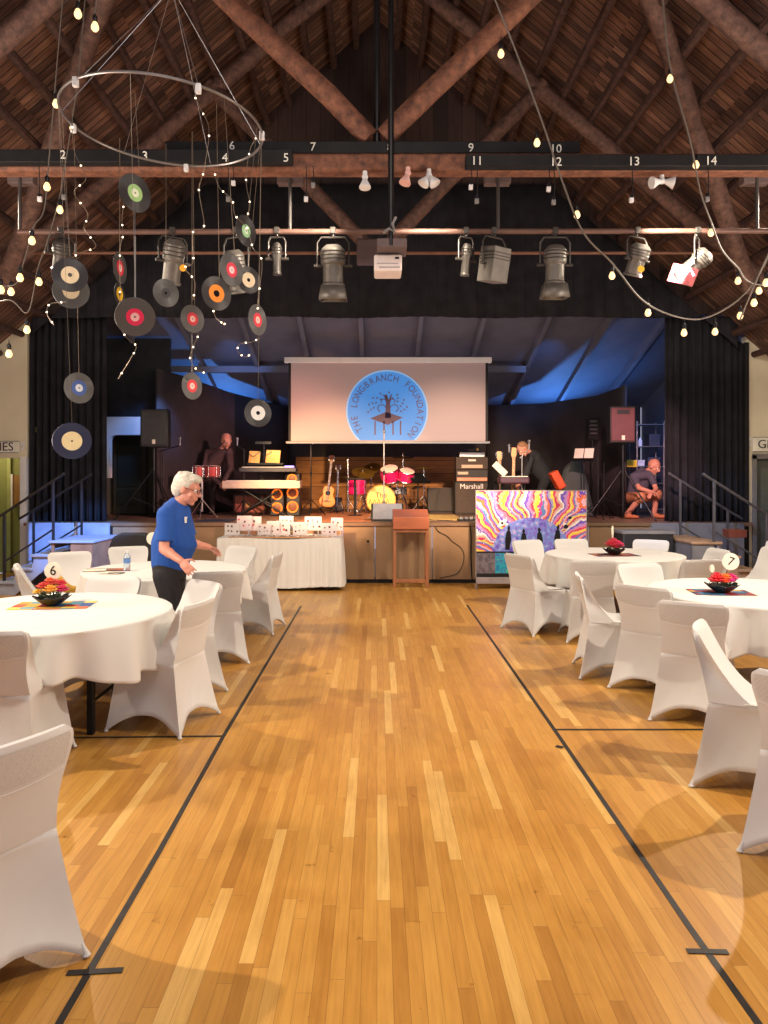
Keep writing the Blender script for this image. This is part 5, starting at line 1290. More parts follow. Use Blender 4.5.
# ============================================================ PROJECTION SCREEN
d = 13.0; t = thing('projection_screen', 'wide projection screen with the round blue foundation logo above the stage', 'projection screen', P(388, 445, d))
m, tt, bs = newmat('projected_image'); bs.inputs['Base Color'].default_value = (*rgb(150, 134, 132), 1); bs.inputs['Roughness'].default_value = .9
bs.inputs['Emission Color'].default_value = (*rgb(196, 160, 158), 1); bs.inputs['Emission Strength'].default_value = .16; M_scr = m
b = MB(); b.b2(P(291, 441.5, d), P(485.5, 362, d)+V((0, .01, 0))); b.build('screen_cloth', M_scr, t, True, smooth=False)
b = MB(); b.b2(P(284.5, 363, d)-V((0, .05, 0)), P(491.5, 357.5, d)+V((0, .07, 0))); b.build('roller_case', M_white, t, True, bevel=.01)
for bx in (288.5, 485.5): b = MB(); b.b2(P(bx, 442, d), P(bx+2.5, 363, d)+V((0, .008, 0))); b.build('black_border', M_black, t, True)
b = MB(); b.b2(P(286, 443.5, d)-V((0, .02, 0)), P(490, 441.3, d)+V((0, .03, 0))); b.build('bottom_bar', M_grey, t, True, bevel=.006)
lc = (387.0, 411.0); LR = 41.0
def sp(px, py, off): return V((X(px, d), d-off, Z(py, d)))
M_disc = mat('logo_blue', rgb(70, 96, 130), .9, var=.03, emit=rgb(60, 160, 255), es=.55)
M_ring = mat('logo_ring', rgb(110, 130, 150), .9, var=.03, emit=rgb(140, 200, 255), es=.55)
M_lt = mat('logo_mauve', rgb(84, 66, 74), .9, var=.03, emit=rgb(120, 100, 124), es=.14)
def disc(r, off, m, name, par):
    out = []
    for i in range(121):
        a = -PI/2+2*PI*i/120; px = lc[0]+r*math.cos(a); py = lc[1]-r*math.sin(a)
        if py <= 441.2: out.append(sp(px, py, off))
    b = MB(); b.add(out+[q+V((0, .002, 0)) for q in out], [tuple(range(len(out))), tuple(range(len(out), 2*len(out)))[::-1]]+[(i, (i+1) % len(out), len(out)+(i+1) % len(out), len(out)+i) for i in range(len(out))])
    return b.build(name, m, par, True, smooth=False)
ds = disc(LR, .004, M_ring, 'logo_disc', t); disc(LR-1.6, .007, M_disc, 'logo_field', ds)
b = MB(); s = 'THE LONGBRANCH FOUNDATION'; n = len(s)
for i, ch in enumerate(s):
    a = math.radians(214-258*i/(n-1)); r = 33.0
    px = lc[0]+r*math.cos(a); py = lc[1]-r*math.sin(a)
    if ch != ' ' and py < 438: text_mesh(b, ch, .165, TM(sp(px, py, .010), a-PI/2) @ Matrix.Diagonal((.85, 1, 1, 1)), .001)
b.build('logo_lettering', M_lt, ds, True, smooth=False)
b = MB()
def poly(pts, off=.010): 
    q = [sp(px, py, off) for px, py in pts]; b.add(q, [tuple(range(len(q)))])
poly([(370, 418.5), (386, 412), (403, 417.5), (388, 425)])
poly([(385, 418), (386, 402), (384, 396), (386.5, 394), (389, 400), (390, 396), (391.5, 397), (390, 404), (391, 418)])
for x_ in (375, 384, 393, 400.5): poly([(x_-.7, 421), (x_+.7, 421), (x_+.7, 435), (x_-.7, 435)])
for cx, cy, r0, a0, a1 in ((381, 409, 5, .2, 4.4), (395, 409, 5, 2.9, -1.3), (383, 402, 3.5, 0, 3.5), (393, 402, 3.5, 3, -.5)):
    b.tube([sp(cx+r0*(1-.5*k/10)*math.cos(a0+(a1-a0)*k/10), cy-r0*(1-.5*k/10)*math.sin(a0+(a1-a0)*k/10), .010) for k in range(11)], .010, 4)
rnd = random.Random(4)
for k in range(24):
    a = PI*(-.05+1.1*k/23); r = 14.5+2.5*((k*7) % 3-1)
    cx, cy = 387.5+r*1.15*math.cos(a), 409.5-r*math.sin(a); q = rnd.uniform(0, 3)
    poly([(cx+1.6*math.cos(q), cy+1.6*math.sin(q)), (cx-.8*math.sin(q), cy+.8*math.cos(q)), (cx-1.6*math.cos(q), cy-1.6*math.sin(q)), (cx+.8*math.sin(q), cy-.8*math.cos(q))])
b.build('logo_tree', M_lt, ds, True, smooth=False)
# ============================================================ PEOPLE
M_skin = mat('skin', rgb(206, 140, 118), .5, var=.06, scale=30)
def hand(b, wrist, dirv, palm_n, thumb_side, L=.185, curl=.5, r=1.0):
    w = V(wrist); f = V(dirv).normalized(); n = V(palm_n); n = (n-f*n.dot(f)).normalized(); s = f.cross(n)*thumb_side
    R = Matrix((s, f, n)).transposed()
    b.ball(w+f*L*.26, (L*.215, L*.28, L*.095), 14, R)
    lens = (.40, .45, .42, .33)
    for i, ln in enumerate(lens):
        o = w+f*L*.44+s*L*(.155-.105*i); d0 = (f+s*(.08-.06*i)).normalized(); p = o; c = 0
        for k, fr in enumerate((.45, .32, .25)):
            c += curl*(.5+.25*k); dd = (d0*math.cos(c)+n*math.sin(c)); q = p+dd*L*ln*fr
            b.cap(p, q, L*(.050-.006*k)*r, L*(.045-.006*k)*r, 8); p = q
    p = w+f*L*.14+s*L*.17; d1 = (f*.6+s*.8+n*.25).normalized(); q = p+d1*L*.22; b.cap(p, q, L*.062, L*.055, 8); d2 = (f*.85+s*.25+n*.4).normalized(); b.cap(q, q+d2*L*.17, L*.052, L*.042, 8)
def head(b, c, face, up=(0, 0, 1), s=1.0):
    f = V(face).normalized(); u = V(up); u = (u-f*u.dot(f)).normalized(); r = f.cross(u)
    R = Matrix((r, f, u)).transposed(); c = V(c)
    A = lambda x, y, z: c+R @ V((x*s, y*s, z*s))
    b.ball(A(0, -.012, .025), (.074*s, .094*s, .092*s), 18, R)
    b.ball(A(0, .022, -.035), (.058*s, .070*s, .078*s), 16, R)
    b.ball(A(0, .062, -.095), (.026*s, .024*s, .02*s), 10, R)
    b.cap(A(0, .086, .015), A(0, .108, -.022), .010*s, .016*s, 8); b.ball(A(.012, .094, -.026), .011*s, 8); b.ball(A(-.012, .094, -.026), .011*s, 8)
    b.cap(A(-.022, .086, -.052), A(.022, .086, -.052), .009*s, .009*s, 8); b.cap(A(-.016, .084, -.064), A(.016, .084, -.064), .009*s, .009*s, 8)
    b.cap(A(-.035, .078, .030), A(.035, .078, .030), .012*s, .012*s, 8)
    for q in (-1, 1):
        b.ball(A(q*.075, -.004, -.008), (.012*s, .022*s, .033*s), 10, R)
        b.ball(A(q*.042, .055, -.030), (.022*s, .022*s, .022*s), 8)
    return R, A
def eyes(A, s, par, R):
    for q in (-1, 1):
        b = MB(); b.ball(A(q*.031, .078, .008), .0125*s, 10); o = b.build('eye', mat('eye_white2', rgb(230, 226, 220), .3), par, True)
        b = MB(); b.ball(A(q*.031, .086, .008), .0068*s, 8); b.build('pupil', M_black, o, True)
def limb(b, pts, rs, n=14):
    for i in range(len(pts)-1): b.cap(pts[i], pts[i+1], rs[i], rs[i+1], n)
def torso(b, pel, chest, sh_l, sh_r, wid=(.165, .16, .19), dep=(.12, .125, .12), belly=.0, n=20, sh=1.0):
    pel, chest, sl, sr = map(V, (pel, chest, sh_l, sh_r)); ax = (sr-sl).normalized(); up = (chest-pel).normalized(); fw = up.cross(ax).normalized()
    mid = pel.lerp(chest, .45)
    secs = [(pel-up*.08, ax*wid[0]*.85, fw*dep[0]*.85), (pel, ax*wid[0], fw*dep[0]), (mid+fw*belly, ax*wid[1], fw*(dep[1]+belly)), (pel.lerp(chest, .8)+fw*belly*.4, ax*wid[2]*.95, fw*dep[2]), (chest, ax*wid[2], fw*dep[2]), (chest+up*.07, ax*wid[2]*.85, fw*dep[2]*.8), (chest+up*(.12 if sh > 1 else .10), ax*.085, fw*.08)]
    b.loft(secs, n); b.cap(sl, sr, .062*sh, .062*sh, 14); b.cap(sl, chest+up*.09, .055*sh, .066*sh, 12); b.cap(sr, chest+up*.09, .055*sh, .066*sh, 12)
    return fw
def shoe(b, ankle, d):
    a = V(ankle); d = V(d); d.z = 0; d.normalize()
    R = Matrix((V((-d.y, d.x, 0))*-1, d, V((0, 0, 1)))).transposed()
    z = a.z-.07
    b.ball((a.x+d.x*.02, a.y+d.y*.02, z+.045), (.045, .075, .05), 12, R); b.ball((a.x+d.x*.12, a.y+d.y*.12, z+.032), (.048, .085, .036), 12, R)
# ---------------- man in blue
d0 = 6.2; x0 = X(171, d0)
t = thing('person', 'white-haired man in a blue T-shirt and black trousers walking right between tables', 'person', (x0, d0, 0))
fd = V((.99, -.12, 0)).normalized(); rt = V((fd.y, -fd.x, 0))          # rt = his right hand side (towards the camera)
pel = V((x0-.01, d0, .90)); chest = pel+fd*.04+V((0, 0, .40))
sr = chest+rt*.185+V((0, 0, .03)); sl = chest-rt*.185+V((0, 0, .03))
hc = chest+fd*.115+V((0, 0, .235)); face = (fd+V((.0, -.02, -.32))).normalized()
el_r = sr+V((0, 0, -.28))+fd*.0+rt*.03; wr_r = el_r+fd*.185+V((0, 0, -.08))+rt*.10
el_l = sl+V((0, 0, -.27))+fd*.06-rt*.03; wr_l = el_l+fd*.09+V((0, 0, -.05))-rt*.19
hip_r = pel+rt*.095+V((0, 0, -.06)); hip_l = pel-rt*.095+V((0, 0, -.06))
kn_r = hip_r+fd*.10+V((0, 0, -.38)); an_r = kn_r-fd*.02+V((0, 0, -.39)); an_r.z = .075
kn_l = hip_l-fd*.02+V((0, 0, -.38)); an_l = kn_l-fd*.14+V((0, 0, -.38)); an_l.z = .09
b = MB(); R, A = head(b, hc, face, s=1.10)
limb(b, [chest+V((0, 0, .06)), hc-V((0, 0, .07))-fd*.03], [.062, .056])
torso(b, pel, chest, sl, sr, wid=(.14, .14, .14), dep=(.10, .12, .09), sh=.72)
for S, E, W in ((sr, el_r, wr_r), (sl, el_l, wr_l)): limb(b, [S, E, W], [.046, .042, .029]); b.cap(E.lerp(W, .3), E.lerp(W, .35), .043, .042)
hand(b, wr_r, (wr_r-el_r).normalized()+V((0, 0, -.3)), (-rt.x, -rt.y, -.3), 1, curl=.5, L=.19)
hand(b, wr_l, (wr_l-el_l).normalized()+V((0, 0, -.2)), (rt.x*.3, rt.y*.3, -1), -1, curl=.55, L=.19)
limb(b, [hip_r, kn_r, an_r], [.08, .055, .04]); limb(b, [hip_l, kn_l, an_l], [.08, .055, .04])
body = fuse(b, .007, 5).build('body', M_skin, t, True, ang=180)
eyes(A, 1.10, t, R)
b = MB(); torso(b, pel+V((0, 0, .0)), chest, sl, sr, wid=(.172, .180, .182), dep=(.15, .17, .14), belly=.022, sh=1.16)
for S, E in ((sr, el_r), (sl, el_l)): b.cyl(S, S.lerp(E, .78), .066, .066, 16); b.ball(S, .070, 14)
fuse(b, .009, 6).build('t_shirt', mat('royal_blue_shirt', rgb(18, 74, 156), .8, var=.08, scale=6, bump=.25, bscale=14), t, True, ang=180)
b = MB(); b.loft([(pel+V((0, 0, .03)), fd*.135, rt*.17), (pel, fd*.14, rt*.175), (pel-V((0, 0, .12)), fd*.13, rt*.17)], 20)
limb(b, [hip_r-V((0, 0, .02)), kn_r, an_r+V((0, 0, .0))], [.105, .085, .065]); limb(b, [hip_l-V((0, 0, .02)), kn_l, an_l], [.105, .085, .065])
fuse(b, .010, 5).build('trousers', mat('black_trousers', rgb(26, 24, 28), .85, var=.15), t, True, ang=180)
for nm, a in (('shoe', an_r), ('shoe', an_l)): b = MB(); shoe(b, a-V((0, 0, .005)), fd); b = fuse(b, .008, 3); b.build(nm, M_black, t, True, ang=180)
b = MB(); s = 1.10
b.ball(A(0, -.030, .040), (.088*s, .094*s, .088*s), 20, R); b.ball(A(0, -.055, -.005), (.082*s, .070*s, .085*s), 16, R); b.ball(A(0, .030, .088), (.070*s, .062*s, .036*s), 14, R)
for k in range(26):
    a = 2*PI*k/26; b.ball(A(.06*math.cos(a), -.03+.055*math.sin(a), .085+.012*math.sin(5*a)), (.026, .026, .022), 8, R)
fuse(b, .006, 2).build('hair', mat('white_hair', rgb(206, 200, 186), .8, var=.2, scale=50, bump=.5, bscale=120), t, True, ang=180)
b = MB()
for q in (-1, 1):
    b.tube([A(q*.034+.022*math.cos(a*PI/8), .100+.003, .006+.017*math.sin(a*PI/8)) for a in range(16)], .0022, 5, close=True); b.tube([A(q*.056, .100, .012), A(q*.080, .0, .010)], .0022, 5)
b.tube([A(-.012, .103, .012), A(.012, .103, .012)], .0022, 5); b.build('glasses', M_blackm, t, True)
b = MB(); c = chest+fd*.128-V((0, 0, .02))-rt*-.07; b.box(c, (.006, .05, .05), Matrix.Rotation(math.atan2(fd.y, fd.x), 3, 'Z')); b.build('shirt_badge', mat('badge_white', rgb(220, 220, 216), .6), t, True)
# ---------------- generic smaller figures
def figure(name, label, loc, J, shirt, trousers, hairm=None, skin=M_skin, face=(0, -1, 0), sleeves=.95, hs=1.0, legs_skin=False, vox=.011, hair='short', shoes=M_black, legr=(.10, .075, .055)):
    t = thing('person', label, 'person', loc)
    J = {k: V(v) for k, v in J.items()}
    b = MB(); R, A = head(b, J['head'], face, J.get('up', V((0, 0, 1))), hs)
    limb(b, [J['chest'], J['head']+R @ V((0, -.03, -.07))], [.06, .052])
    torso(b, J['pel'], J['chest'], J['sl'], J['sr'], wid=(.14, .14, .14), dep=(.09, .10, .09), sh=.72)
    for a in 'lr':
        S, E, W = J['s'+a], J['e'+a], J['w'+a]; limb(b, [S, E, W], [.047, .04, .028])
        hand(b, W, (W-E), (0, 0, -1) if abs((W-E).normalized().z) < .8 else (0, 1, 0), 1 if a == 'l' else -1, curl=.5)
        limb(b, [J['h'+a], J['k'+a], J['a'+a]], [.078, .055, .04])
    fuse(b, vox*.8, 3).build('body', skin, t, True, ang=180)
    eyes(A, hs, t, R)
    b = MB(); torso(b, J['pel'], J['chest'], J['sl'], J['sr'], wid=(.18, .18, .20), dep=(.14, .15, .14), belly=.015, sh=1.25)
    for a in 'lr':
        S, E, W = J['s'+a], J['e'+a], J['w'+a]
        if sleeves > 1: b.cap(S, E, .068, .058); b.cap(E, E.lerp(W, .92), .058, .042)
        else: b.cap(S, S.lerp(E, sleeves), .068, .062)
    fuse(b, vox, 4).build('shirt', shirt, t, True, ang=180)
    b = MB(); b.ball(J['pel'], (.165, .13, .13), 16)
    for a in 'lr':
        if legs_skin: limb(b, [J['h'+a], J['k'+a], J['k'+a].lerp(J['a'+a], .12)], [.10, .085, .08])
        else: limb(b, [J['h'+a], J['k'+a], J['a'+a]], list(legr))
        limb(b, [J['pel'], J['h'+a]], [.12, .10])
    fuse(b, vox, 4).build('trousers', trousers, t, True, ang=180)
    for a in 'lr':
        b = MB(); shoe(b, J['a'+a], J.get('toe', V((0, -1, 0)))); fuse(b, .010, 2).build('shoe', shoes, t, True, ang=180)
    if hairm:
        b = MB(); b.ball(A(0, -.030, .040), (.082*hs, .092*hs, .084*hs), 16, R); b.ball(A(0, -.055, -.005), (.078*hs, .062*hs, .08*hs), 14, R)
        fuse(b, .008, 2).build('hair', hairm, t, True, ang=180)
    return t
# keyboard man, leaning over with hands on the piano
d = 13.5
def Q(px, py, dd=13.5): return P(px, py, dd)
figure('p', 'person in a dark jacket with reddish-lit head leaning over the keyboards', (X(215, d), d, ZS),
       dict(pel=Q(205, 480, 13.75), chest=Q(218, 455.5, 13.55), head=Q(226.5, 441, 13.4), sl=Q(229, 452, 13.45), sr=Q(208, 453, 13.65), el=Q(231, 469, 13.35), wl=Q(224, 481, 13.2), er=Q(204, 470, 13.5), wr=Q(221, 485, 13.2),
            hl=Q(210, 482, 13.7), hr=Q(200, 482, 13.85), kl=(X(212, 13.6), 13.6, ZS+.46), kr=(X(203, 13.8), 13.75, ZS+.46), al=(X(212, 13.75), 13.75, ZS+.075), ar=(X(202, 13.9), 13.9, ZS+.075)),
       mat('dark_jacket', rgb(84, 62, 64), .85), mat('dark_trousers', rgb(40, 30, 32), .85), mat('grey_hair_pink_lit', rgb(190, 130, 120), .8), face=(.35, -.8, -.45), sleeves=1.2, hs=1.1)  # reddish stage light is put into the grey hair colour
# man bending at the right, back to camera
d = 13.3
def Q2(px, py, dd=13.3): return P(px, py, dd)
figure('p', 'person in a black shirt bending over gear right of the amplifier stack', (X(540, d), d, ZS),
       dict(pel=Q2(546, 478, 13.4), chest=Q2(534, 458, 13.3), head=Q2(523, 449, 13.2), sl=Q2(530, 460, 13.1), sr=Q2(534, 454, 13.5), el=Q2(526, 474, 13.0), wl=Q2(520, 484, 12.9), er=Q2(526, 470, 13.4), wr=Q2(519, 480, 13.3),
            up=(-.7, 0, .7), hl=Q2(545, 482, 13.3), hr=Q2(549, 482, 13.5), kl=(X(541, 13.3), 13.3, ZS+.45), kr=(X(548, 13.5), 13.5, ZS+.45), al=(X(542, 13.3), 13.3, ZS+.075), ar=(X(549, 13.5), 13.5, ZS+.075), toe=(-1, 0, 0)),
       mat('black_shirt', rgb(40, 40, 44), .9), mat('black_trousers2', rgb(34, 32, 38), .9), mat('brown_hair', rgb(150, 110, 80), .8), face=(-.55, -.25, -.7), sleeves=1.2, hs=1.05)
# crouching man at the right
d = 12.5
def Q3(px, py, dd=12.5): return P(px, py, dd)
figure('p', 'bald person in a grey T-shirt and tan shorts crouching at the right of the stage', (X(640, d), d, ZS),
       dict(pel=(X(636, 12.7), 12.7, ZS+.38), chest=Q3(641, 477, 12.6), head=Q3(654, 466.5, 12.4), sl=Q3(650, 474, 12.45), sr=Q3(634, 477, 12.5), el=Q3(656, 489, 12.3), wl=Q3(652, 493, 12.2), er=Q3(639, 488, 12.3), wr=Q3(652, 492, 12.15),
            hl=(X(641, 12.7), 12.65, ZS+.34), hr=(X(630, 12.6), 12.6, ZS+.34), kl=Q3(657, 494, 12.35), kr=Q3(641, 497, 12.1), al=(X(654, 12.45), 12.45, ZS+.075), ar=(X(630, 12.2), 12.35, ZS+.075), toe=(.8, -.6, 0)),
       mat('grey_tee', rgb(78, 72, 88), .85), mat('tan_shorts', rgb(186, 118, 84), .85), None, face=(.6, -.6, -.5), sleeves=.6, hs=1.1, legs_skin=True, shoes=mat('tan_shoes', rgb(170, 96, 60), .7))
# ============================================================ STAGE LAMPS ON THE PIPE
M_lampb = mat('lamp_body', rgb(104, 100, 94), .45, .35, var=.15, scale=12); M_lampd = mat('lamp_dark', rgb(64, 60, 56), .45, .4, var=.15)
def stage_lamp(px, py, label, L=.40, r=.085, pitch=.5, yaw=0, box=False, barn=False, body=M_lampb, glow=None, gel=None, d=PD, name='stage_lamp'):
    top = P(px, 231, d); c = P(px, py, d); t = thing(name, label, 'stage lamp', c)
    R = Matrix.Rotation(yaw, 3, 'Z') @ Matrix.Rotation(pitch, 3, 'X')       # local -Z = beam direction
    D = R @ V((0, 0, -1))
    b = MB(); b.cyl(top-V((0, .0, -.035)), top-V((0, 0, .05)), .012); b.box(top, (.05, .07, .06)); b.build('clamp', M_lampd, t, True, bevel=.004)
    yz = top.z-.06; b = MB(); w = r+.035; ax = R @ V((1, 0, 0))
    b.tube([c+ax*w, c+ax*w+V((0, 0, (yz-c.z)*.8)), V((c.x, c.y, yz))+ax*w*.75, V((c.x, c.y, yz))-ax*w*.75, c-ax*w+V((0, 0, (yz-c.z)*.8)), c-ax*w], .009, 8); b.build('yoke', M_lampd, t, True)
    for s in (-1, 1): b = MB(); b.cyl(c+ax*s*r*.9, c+ax*s*(w+.03), .014); b.build('knob', M_lampd, t, True)
    b = MB()
    if box: b.box(c, (r*2, r*1.9, L), R)
    else: b.lathe([(0, L*.5), (r*.6, L*.5), (r, L*.38), (r, L*.05), (r*.82, 0), (r*.82, -L*.42), (r*.95, -L*.44), (r*.95, -L*.5)], c, 24, R)
    b.build('housing', body, t, True, bevel=.006)
    for k in range(3):
        b = MB(); zz = L*(.15+.09*k)
        if box: b.box(c+R @ V((0, 0, zz)), (r*2.06, r*1.96, .012), R)
        else: b.tube([c+R @ V(((r+.003)*math.cos(a*PI/10), (r+.003)*math.sin(a*PI/10), zz)) for a in range(20)], .005, 5, close=True)
        b.build('cooling_rib', M_lampd, t, True)
    b = MB(); e = c+D*(L*.5-.01); b.lathe([(0, .003), (r*.80, .003)], e, 24, R); 
    m = mat('lens_glass', rgb(150, 150, 150), .1, .3) if glow is None else mat('lens_'+glow[0], glow[1], .3, emit=glow[1], es=glow[2]); b.build('lens', m, t, True)
    if barn:
        for k in range(4):
            a = PI/2*k; ax2 = R @ V((math.cos(a), math.sin(a), 0)); tx = R @ V((-math.sin(a), math.cos(a), 0))
            b = MB(); h0 = c+D*L*.5+ax2*r*.95; h1 = h0+D*.13+ax2*.02
            b.add([h0-tx*r*.9, h0+tx*r*.9, h1+tx*r*1.1, h1-tx*r*1.1], [(0, 1, 2, 3)]); b.build('barn_door', body, t, True, solid=.004, recalc=False)
    if gel:
        b = MB(); b.box(c+D*(L*.5+.01), (r*2.2, r*2.2, .006), R); b.build('gel_frame', gel, t, True)
    return t
stage_lamp(173, 262, 'grey stage lamp with orange tag behind the transparent record', L=.42, r=.10, pitch=.35, yaw=.6)
stage_lamp(236, 272, 'bronze stage lamp behind the red and black records', L=.40, r=.10, pitch=.3, yaw=-.4)
stage_lamp(277, 259, 'small slim stage lamp left of the large shuttered one', L=.30, r=.045, pitch=.05, body=M_lampd)
stage_lamp(333, 266, 'large brass-grey stage lamp with barn doors left of the projector', L=.38, r=.115, pitch=.12, barn=True)
stage_lamp(466, 260, 'small slim stage lamp right of the projector', L=.30, r=.048, pitch=.15, yaw=.5, body=M_lampd)
stage_lamp(494, 265, 'boxy grey stage lamp tilted to the left', L=.32, r=.105, pitch=.2, yaw=.6, box=True)
stage_lamp(555, 265, 'large pale stage lamp with barn doors right of the boxy one', L=.36, r=.105, pitch=.1, barn=True)
stage_lamp(637, 260, 'tilted stage lamp with a yellow tag on the right part of the pipe', L=.30, r=.095, pitch=.4, yaw=.5)
stage_lamp(697, 262, 'right-most stage lamp glowing pinkish white beside its coloured gel', L=.26, r=.09, pitch=.9, yaw=1.0, glow=('pink', rgb(255, 190, 220), 6.0))
t = thing('gel_frame', 'reddish colour gel sheet lit by the right-most stage lamp', 'gel', P(684, 281, PD-.1))
b = MB(); b.box(P(683, 275, PD-.12), (.24, .01, .16), Matrix.Rotation(.25, 3, 'Y') @ Matrix.Rotation(.4, 3, 'X')); b.build('sheet', mat('gel_red', rgb(150, 66, 70), .4), t, True)
b = MB(); b.tube([P(676, 272, PD-.14), P(683, 277, PD-.15), P(690, 268, PD-.15), P(694, 276, PD-.15)], .012); b.build('lit_crease', mat('pink_lit_glow', rgb(255, 200, 230), .4, emit=rgb(255, 190, 225), es=2.5), t, True)  # emission puts the lamp's light into the crease itself
b = MB(); b.cyl(P(690, 268, PD-.1), P(697, 262, PD), .008); b.build('hinge', M_lampd, t, True)
stage_lamp(62, 255, 'grey stage lamp behind the pair of cream-labelled records', L=.30, r=.09, pitch=.4, yaw=.7, body=M_lampd)
for px, py, col, lb in ((183, 268, (240, 170, 40), 'round orange tag hanging on the left stage lamp'), (641, 269, (230, 190, 60), 'small yellow tag hanging on the tilted stage lamp')):
    t = thing('lamp_tag', lb, 'tag', P(px, py+2, PD-.12)); b = MB(); c = P(px, py, PD-.12); b.lathe([(0, -.003), (.032, -.003), (.032, .003), (0, .003)], c, 20, Matrix.Rotation(PI/2, 3, 'X')); b.build('disc', mat('tag_%d' % px, rgb(*col), .5), t, True)
    b = MB(); b.cyl(c+V((0, 0, .03)), c+V((0, .05, .12)), .002); b.build('string', M_white, t, True)
# white flood lamps on the tie beam
def flood(px, py, d, label, heads, m=M_white):
    t = thing('flood_lamp', label, 'lamp', P(px, py, d)); top = P(px, py-7, d)
    b = MB(); b.cyl(top+V((0, 0, .05)), top, .02); b.ball(top, .028, 10); b.build('mount', m, t, True)
    for dx, dz, rx in heads:
        D = V((dx, -.2, dz)).normalized(); R = D.to_track_quat('Z', 'Y').to_matrix()
        b = MB(); b.lathe([(.018, 0), (.022, .03), (.028, .045), (.05, .09), (.052, .105), (.0, .112)], top, 20, R); b.build('lamp_head', m, t, True)
flood(365, 184, 6.5, 'single white flood lamp hanging under the tie beam left of centre', [(.0, -1, 0)])
flood(408, 180, 6.45, 'small pinkish flood lamp beside the centre rod', [(-.3, -1, 0)], mat('lamp_rose', rgb(214, 170, 160), .4))
flood(429, 182, 6.5, 'pair of white flood lamps just right of the centre rod', [(-.6, -1, 0), (.6, -1, 0)])
flood(662, 188, 6.5, 'pair of wide white flood lamps under the right part of the tie beam', [(-1, -.25, 0), (1, -.25, 0)])
# hanging plugs
for i, (px, py) in enumerate(((39, 200), (63, 198), (233, 184), (228, 200), (306, 200), (313, 186), (471, 188), (477, 202), (549, 190), (554, 203), (632, 201), (708, 200))):
    d = 6.36; t = thing('power_plug', 'small power plug hanging on a thin cord below the black numbered raceways', 'plug', P(px, py, d), 0, 'plugs hanging below the raceways')
    b = MB(); b.tube([P(px, 166, d), P(px+.8, (166+py)/2, d), P(px, py-3, d)], .004, 6); b.build('cord', M_black, t, True)
    b = MB(); b.b2(P(px-2, py+1, d), P(px+2, py-4, d)+V((0, .03, 0))); b.build('plug_body', M_white if i % 2 == 0 else M_grey, t, True, bevel=.004)
    b = MB(); b.b2(P(px-1.6, py-4, d), P(px+1.6, py-7, d)+V((0, .025, 0))); b.build('socket', M_black, t, True, bevel=.003)
# projector on its rod
d = 6.6; t = thing('projector', 'white ceiling projector hanging from the centre rod', 'projector', P(388, 271, d))
b = MB(); b.b2(P(374, 271, d), P(402, 254, d)+V((0, .28, 0))); b.build('body', mat('projector_white', rgb(226, 214, 208), .45), t, True, bevel=.018)
b = MB(); b.b2(P(377, 264, d)-V((0, .004, 0)), P(398, 263, d)); b.b2(P(379, 268, d)-V((0, .004, 0)), P(400, 266.5, d)); b.build('vent', mat('vent_grey', rgb(170, 160, 158), .5), t, True)
b = MB(); b.b2(P(395, 259, d)-V((0, .004, 0)), P(399, 257, d)); b.build('port', M_black, t, True)
b = MB(); b.cyl(P(391, 254, d)+V((0, .14, 0)), P(391, 244, d)+V((0, .14, 0)), .02); b.b2(P(386, 247, d)+V((0, .05, 0)), P(396, 244, d)+V((0, .2, 0))); b.build('mount', M_chrome, t, True)
t = thing('centre_rod', 'black vertical rod running from the roof down to the projector', 'rod', P(391, 247, 6.46))
b = MB(); b.cyl(P(391, 246, 6.46), P(391, -55, 6.46), .026, n=12); b.build('rod', M_blackm, t, True)
b = MB(); b.b2(P(377, 247, 6.44), P(407, 238, 6.44)+V((0, .3, 0))); b.build('lower_plate', mat('plate_mauve', rgb(92, 76, 74), .6), t, True, bevel=.006)
b = MB(); c = P(389, 233, 6.4); b.tube([c+V((-.05, 0, 0)), c+V((0, 0, .04)), c+V((.05, 0, .01)), c+V((.03, 0, .08)), c+V((.06, 0, .14))], .012); b.build('cable_knot', M_grey, t, True)
# ============================================================ STRING LIGHTS
M_bulb = mat('warm_bulb', rgb(255, 214, 150), .2, emit=(1, .69, .34), es=1.45)
M_cab = mat('cable_grey', rgb(96, 88, 80), .5)
def bulb_strand(label, cablepts, bulbs, r=.0075, drop=.085, slack=True):
    p0 = cablepts[0]; t = thing('string_lights', label, 'string lights', p0, group=None)
    b = MB(); b.tube(spline(cablepts, 8), r, 6); b.build('cable', M_cab, t, True)
    for c in bulbs:
        c = V(c)
        b = MB(); b.lathe([(0, -.030), (.014, -.027), (.024, -.014), (.026, 0), (.021, .016), (.013, .032), (0, .034)], c, 16); o = b.build('bulb', M_bulb, t, True)
        b = MB(); b.lathe([(0, .034), (.016, .036), (.017, .070), (.008, .085), (0, .085)], c, 12); b.tube([c+V((0, 0, .08)), c+V((0, 0, .08+drop))], .004, 5); b.build('socket', M_blackm, o, True)
def PB(l, dd): return [P(px, py, dd[0]+(dd[1]-dd[0])*i/max(1, len(l)-1)) for i, (px, py) in enumerate(l)]
dR = (5.2, 6.9)
bulb_strand('long swag of globe lights crossing from top centre to the right edge', PB([(470, -60), (495, 0), (520, 62), (545, 130), (560, 175), (583, 232), (612, 263), (640, 298), (668, 314), (700, 319), (730, 306), (752, 285), (770, 255)], (5.6, 6.6)),
            [P(501, 54, 5.75), P(537, 143, 5.9), P(577, 215, 6.05), P(612, 276, 6.15), P(648, 313, 6.25), P(684, 333, 6.35), P(715, 332, 6.4), P(740, 316, 6.5)], drop=.05)
